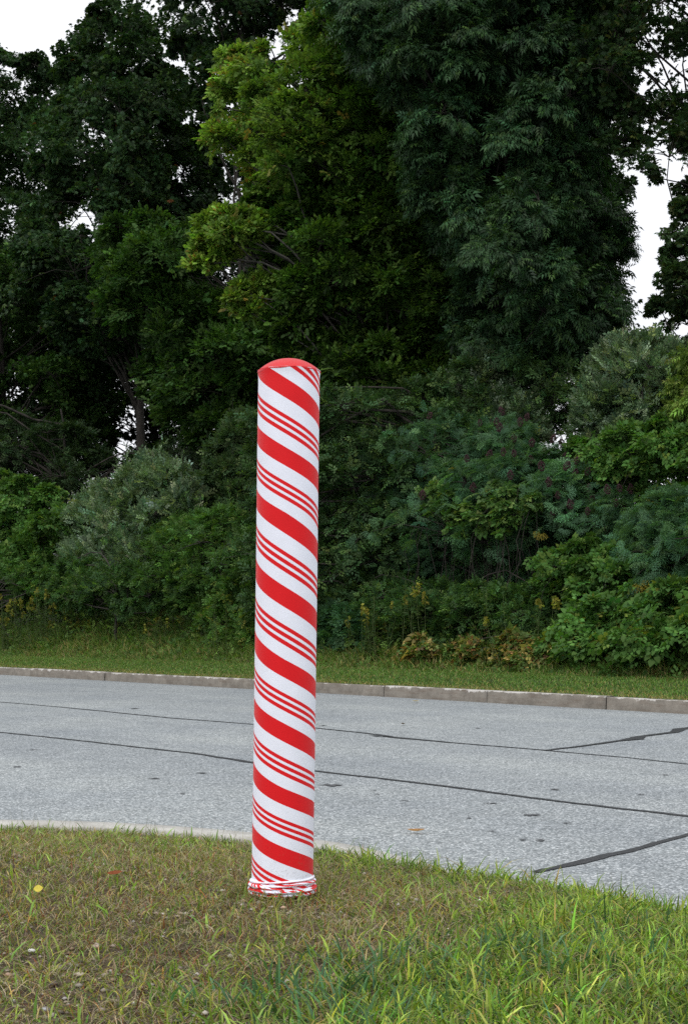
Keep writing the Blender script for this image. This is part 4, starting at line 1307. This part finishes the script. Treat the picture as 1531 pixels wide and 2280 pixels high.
# goldenrod plants: stem, narrow leaves and yellow plumes
def goldenrod(px, py, D_, h, seed, label, n_st=14, spread=.5, yel=.45):
    r = rng(seed)
    D = float(Dq(px, 15.9 + (seed % 3) * .25))
    h = h * D / D_
    x0 = (px - CX) / F * D
    z0 = float(zbank(np.array([x0]), np.array([D]))[0])
    e = empty('goldenrod_plant', (x0, D, z0), label, 'plant', 'goldenrod on the bank')
    T = Tubes(); leaf = []; flow = []
    for k in range(n_st):
        b = np.array([x0 + r.normal(0, spread * .6), D + r.normal(0, spread * .4), z0 - .03])
        hh = h * r.uniform(.65, 1.1)
        tip = b + np.array([r.normal(0, .12), r.normal(0, .12), hh])
        w = np.linspace(0, 1, 6)
        st = b + (tip - b) * w[:, None] + np.array([1, 0, 0]) * (np.sin(w * 3) * r.normal(0, .03))[:, None]
        T.add(st, .005 * (1 - .6 * w), 4)
        m_ = 40
        u = r.uniform(.1, .9, m_)
        P_ = b + (tip - b) * u[:, None]
        ax = nrm(np.stack([r.normal(size=m_), r.normal(size=m_), r.uniform(-.1, .8, m_)], 1))
        leaf.append(place_units(P_, ax, nrm(r.normal(size=(m_, 3)) + np.array([0, 0, 2])), r.uniform(.07, .12, m_), unit([kite((0, 0, 0), 0, 1, .1, .3)]), vary(r, (.055, .10, .025), m_, .25)))
        if r.random() < yel:
            m_ = 20
            a = r.uniform(0, 1, m_)
            P_ = tip + np.stack([r.normal(0, .03, m_) * (1 - a * .6), r.normal(0, .03, m_) * (1 - a * .6), -.14 + .17 * a], 1)
            flow.append(place_units(P_, nrm(r.normal(size=(m_, 3)) + np.array([0, 0, .5])), nrm(r.normal(size=(m_, 3))), r.uniform(.03, .05, m_), unit([kite((0, 0, 0), a_, 1, .3, .1) for a_ in (-1, 0, 1)]), vary(r, (.19, .19, .03), m_, .3, .1)))
    link_mesh('stems', T.mesh('stems'), M_SOFTSTEM, e)
    link_mesh('leaves', join_mesh('leaves', leaf), M_SOFT, e)
    for fl in flow: link_mesh('flower_plume', join_mesh('flower_plume', [fl]), M_SOFT, e)
M_SOFTSTEM = bark('green_stem', (.05, .08, .02), (.09, .12, .04))
for k, (px, D, h, lb, ns) in enumerate([
    (20, 29.6, 1.15, 'yellow goldenrod clump at the left edge below the vines', 26), (95, 28.8, 1.25, 'tall yellow goldenrod clump between the vines and the silvery shrub', 26),
    (150, 28.2, .8, 'short goldenrod clump at the foot of the silvery shrub', 16), (-60, 30.5, .9, 'goldenrod clump cut by the left edge of the picture', 20),
    (850, 20.6, .95, 'yellow flowered goldenrod at the foot of the bank right of the bollard', 18), (830, 20.2, .6, 'low goldenrod beside the taller one right of the bollard', 10),
    (1165, 19.2, 1.05, 'goldenrod rising out of the dark shrubs below the sumac', 10), (935, 20.6, 1.2, 'sparse goldenrod with few flowers under the sumac', 8),
    (360, 26.0, .7, 'thin goldenrod in front of the dense green shrub', 10), (520, 25.4, 1.1, 'goldenrod standing between the green shrub and the bollard', 9)]):
    goldenrod(px, 0, D, h, 300 + k, lb, ns)

# weeds, rough grass and the mown verge
def bank_points(n, q0, q1, seed, tmin=-2, tmax=34):
    r = rng(seed)
    q = r.uniform(q0, q1, n); t_ = r.uniform(tmin, tmax, n)
    xy = qt(q, t_)
    x, y = xy[:, 0], xy[:, 1]
    k = (y > 5) & (np.abs(x) < CX / F * y + 2.0)
    return x[k], y[k], q[k]
parts = []
x, y, q = bank_points(34000, QK + 2.2, QK + 7.0, 200)
r = rng(201)
x = x + 0; n = len(x)
hgt = (.08 + (.5 + .35 * sstep(12, 20, tof(x, y))) * r.random(n) ** 2) * sstep(QK + 2.3, QK + 3.4, q + .3 * vnoise(x, y, 1.5, 77))
P_ = np.stack([x, y, zbank(x, y) + hgt], 1)
ax = nrm(r.normal(size=(n, 3)) * np.array([1, 1, .6]) + np.array([-.3, -.6, .5]))
mixk = vnoise(x, y, .8, 88)
col = vary(r, (.055, .12, .03), n, .3, .12)
lft = (tof(x, y) > 15) & (r.random(n) < .6)
col[lft] = vary(r, (.12, .22, .05), lft.sum(), .3, .12)
k = mixk > .15
col[k] = vary(r, (.11, .19, .04), k.sum(), .3, .12)
k = (mixk < -.3) & (r.random(n) < .5)
col[k] = vary(r, (.15, .12, .05), k.sum(), .3, .12)
parts.append(place_units(P_, ax, nrm(r.normal(0, .5, (n, 3)) + np.array([0, -.3, 1])), .08 * np.exp(r.normal(0, .25, n)), U_SHRUB, col))
me = join_mesh('undergrowth', parts)
tag(link_mesh('undergrowth', me, M_SOFT), 'tangle of low leafy weeds covering the bank beyond the verge', 'undergrowth', kind='stuff')

GV, GQ, GT, GC, gn = [], [], [], [], 0
x, y, q = bank_points(130000, QK + .17, QK + 2.6, 210)
r = rng(211); n = len(x)
P_ = np.stack([x, y, zbank(x, y) - .004], 1)
dry = sstep(QK + .9, QK + .2, q + .35 * vnoise(x, y, 1.6, 91))
col = vary(r, (.115, .215, .04), n, .28, .1)
k = r.random(n) < .15 + .5 * dry
col[k] = vary(r, (.30, .27, .10), k.sum(), .28, .1)
H = r.uniform(.03, .065, n) * (1 - .25 * dry)
push(*blades(P_, H, np.full(n, .010), np.abs(r.normal(.6, .3, n)), col, 21))
x, y, q = bank_points(110000, QK + 1.9, QK + 5.2, 212)
n = len(x)
P_ = np.stack([x, y, zbank(x, y) - .004], 1)
col = vary(r, (.10, .185, .035), n, .3, .12)
k = r.random(n) < .25
col[k] = vary(r, (.24, .21, .09), k.sum(), .28, .1)
push(*blades(P_, r.uniform(.08, .26, n) * sstep(QK + 1.7, QK + 2.8, q), np.full(n, .011), np.abs(r.normal(.8, .35, n)), col, 22))
# tall pale grass and weeds on the open slope at the left
x, y, q = bank_points(120000, QK + 2.0, QK + 4.8, 213, 8, 60)
n = len(x)
u_ = sstep(QK + 1.9, QK + 3.6, q + .35 * vnoise(x, y, 1.1, 93))
P_ = np.stack([x, y, zbank(x, y) - .004], 1)
col = vary(r, (.13, .23, .045), n, .32, .12)
k = r.random(n) < .22 + .25 * (vnoise(x, y, .9, 95) > .2)
col[k] = vary(r, (.30, .26, .10), k.sum(), .3, .1)
push(*blades(P_, r.uniform(.10, .62, n) * u_ + .03, np.full(n, .014), np.abs(r.normal(.6, .3, n)), col, 23))
me = np_mesh('verge_grass', np.concatenate(GV), [np.concatenate(GQ), np.concatenate(GT)], np.concatenate(GC))
tag(link_mesh('verge_grass', me, M_GRASS), 'mown verge grass between the far kerb and the shrubs', 'grass', kind='stuff')
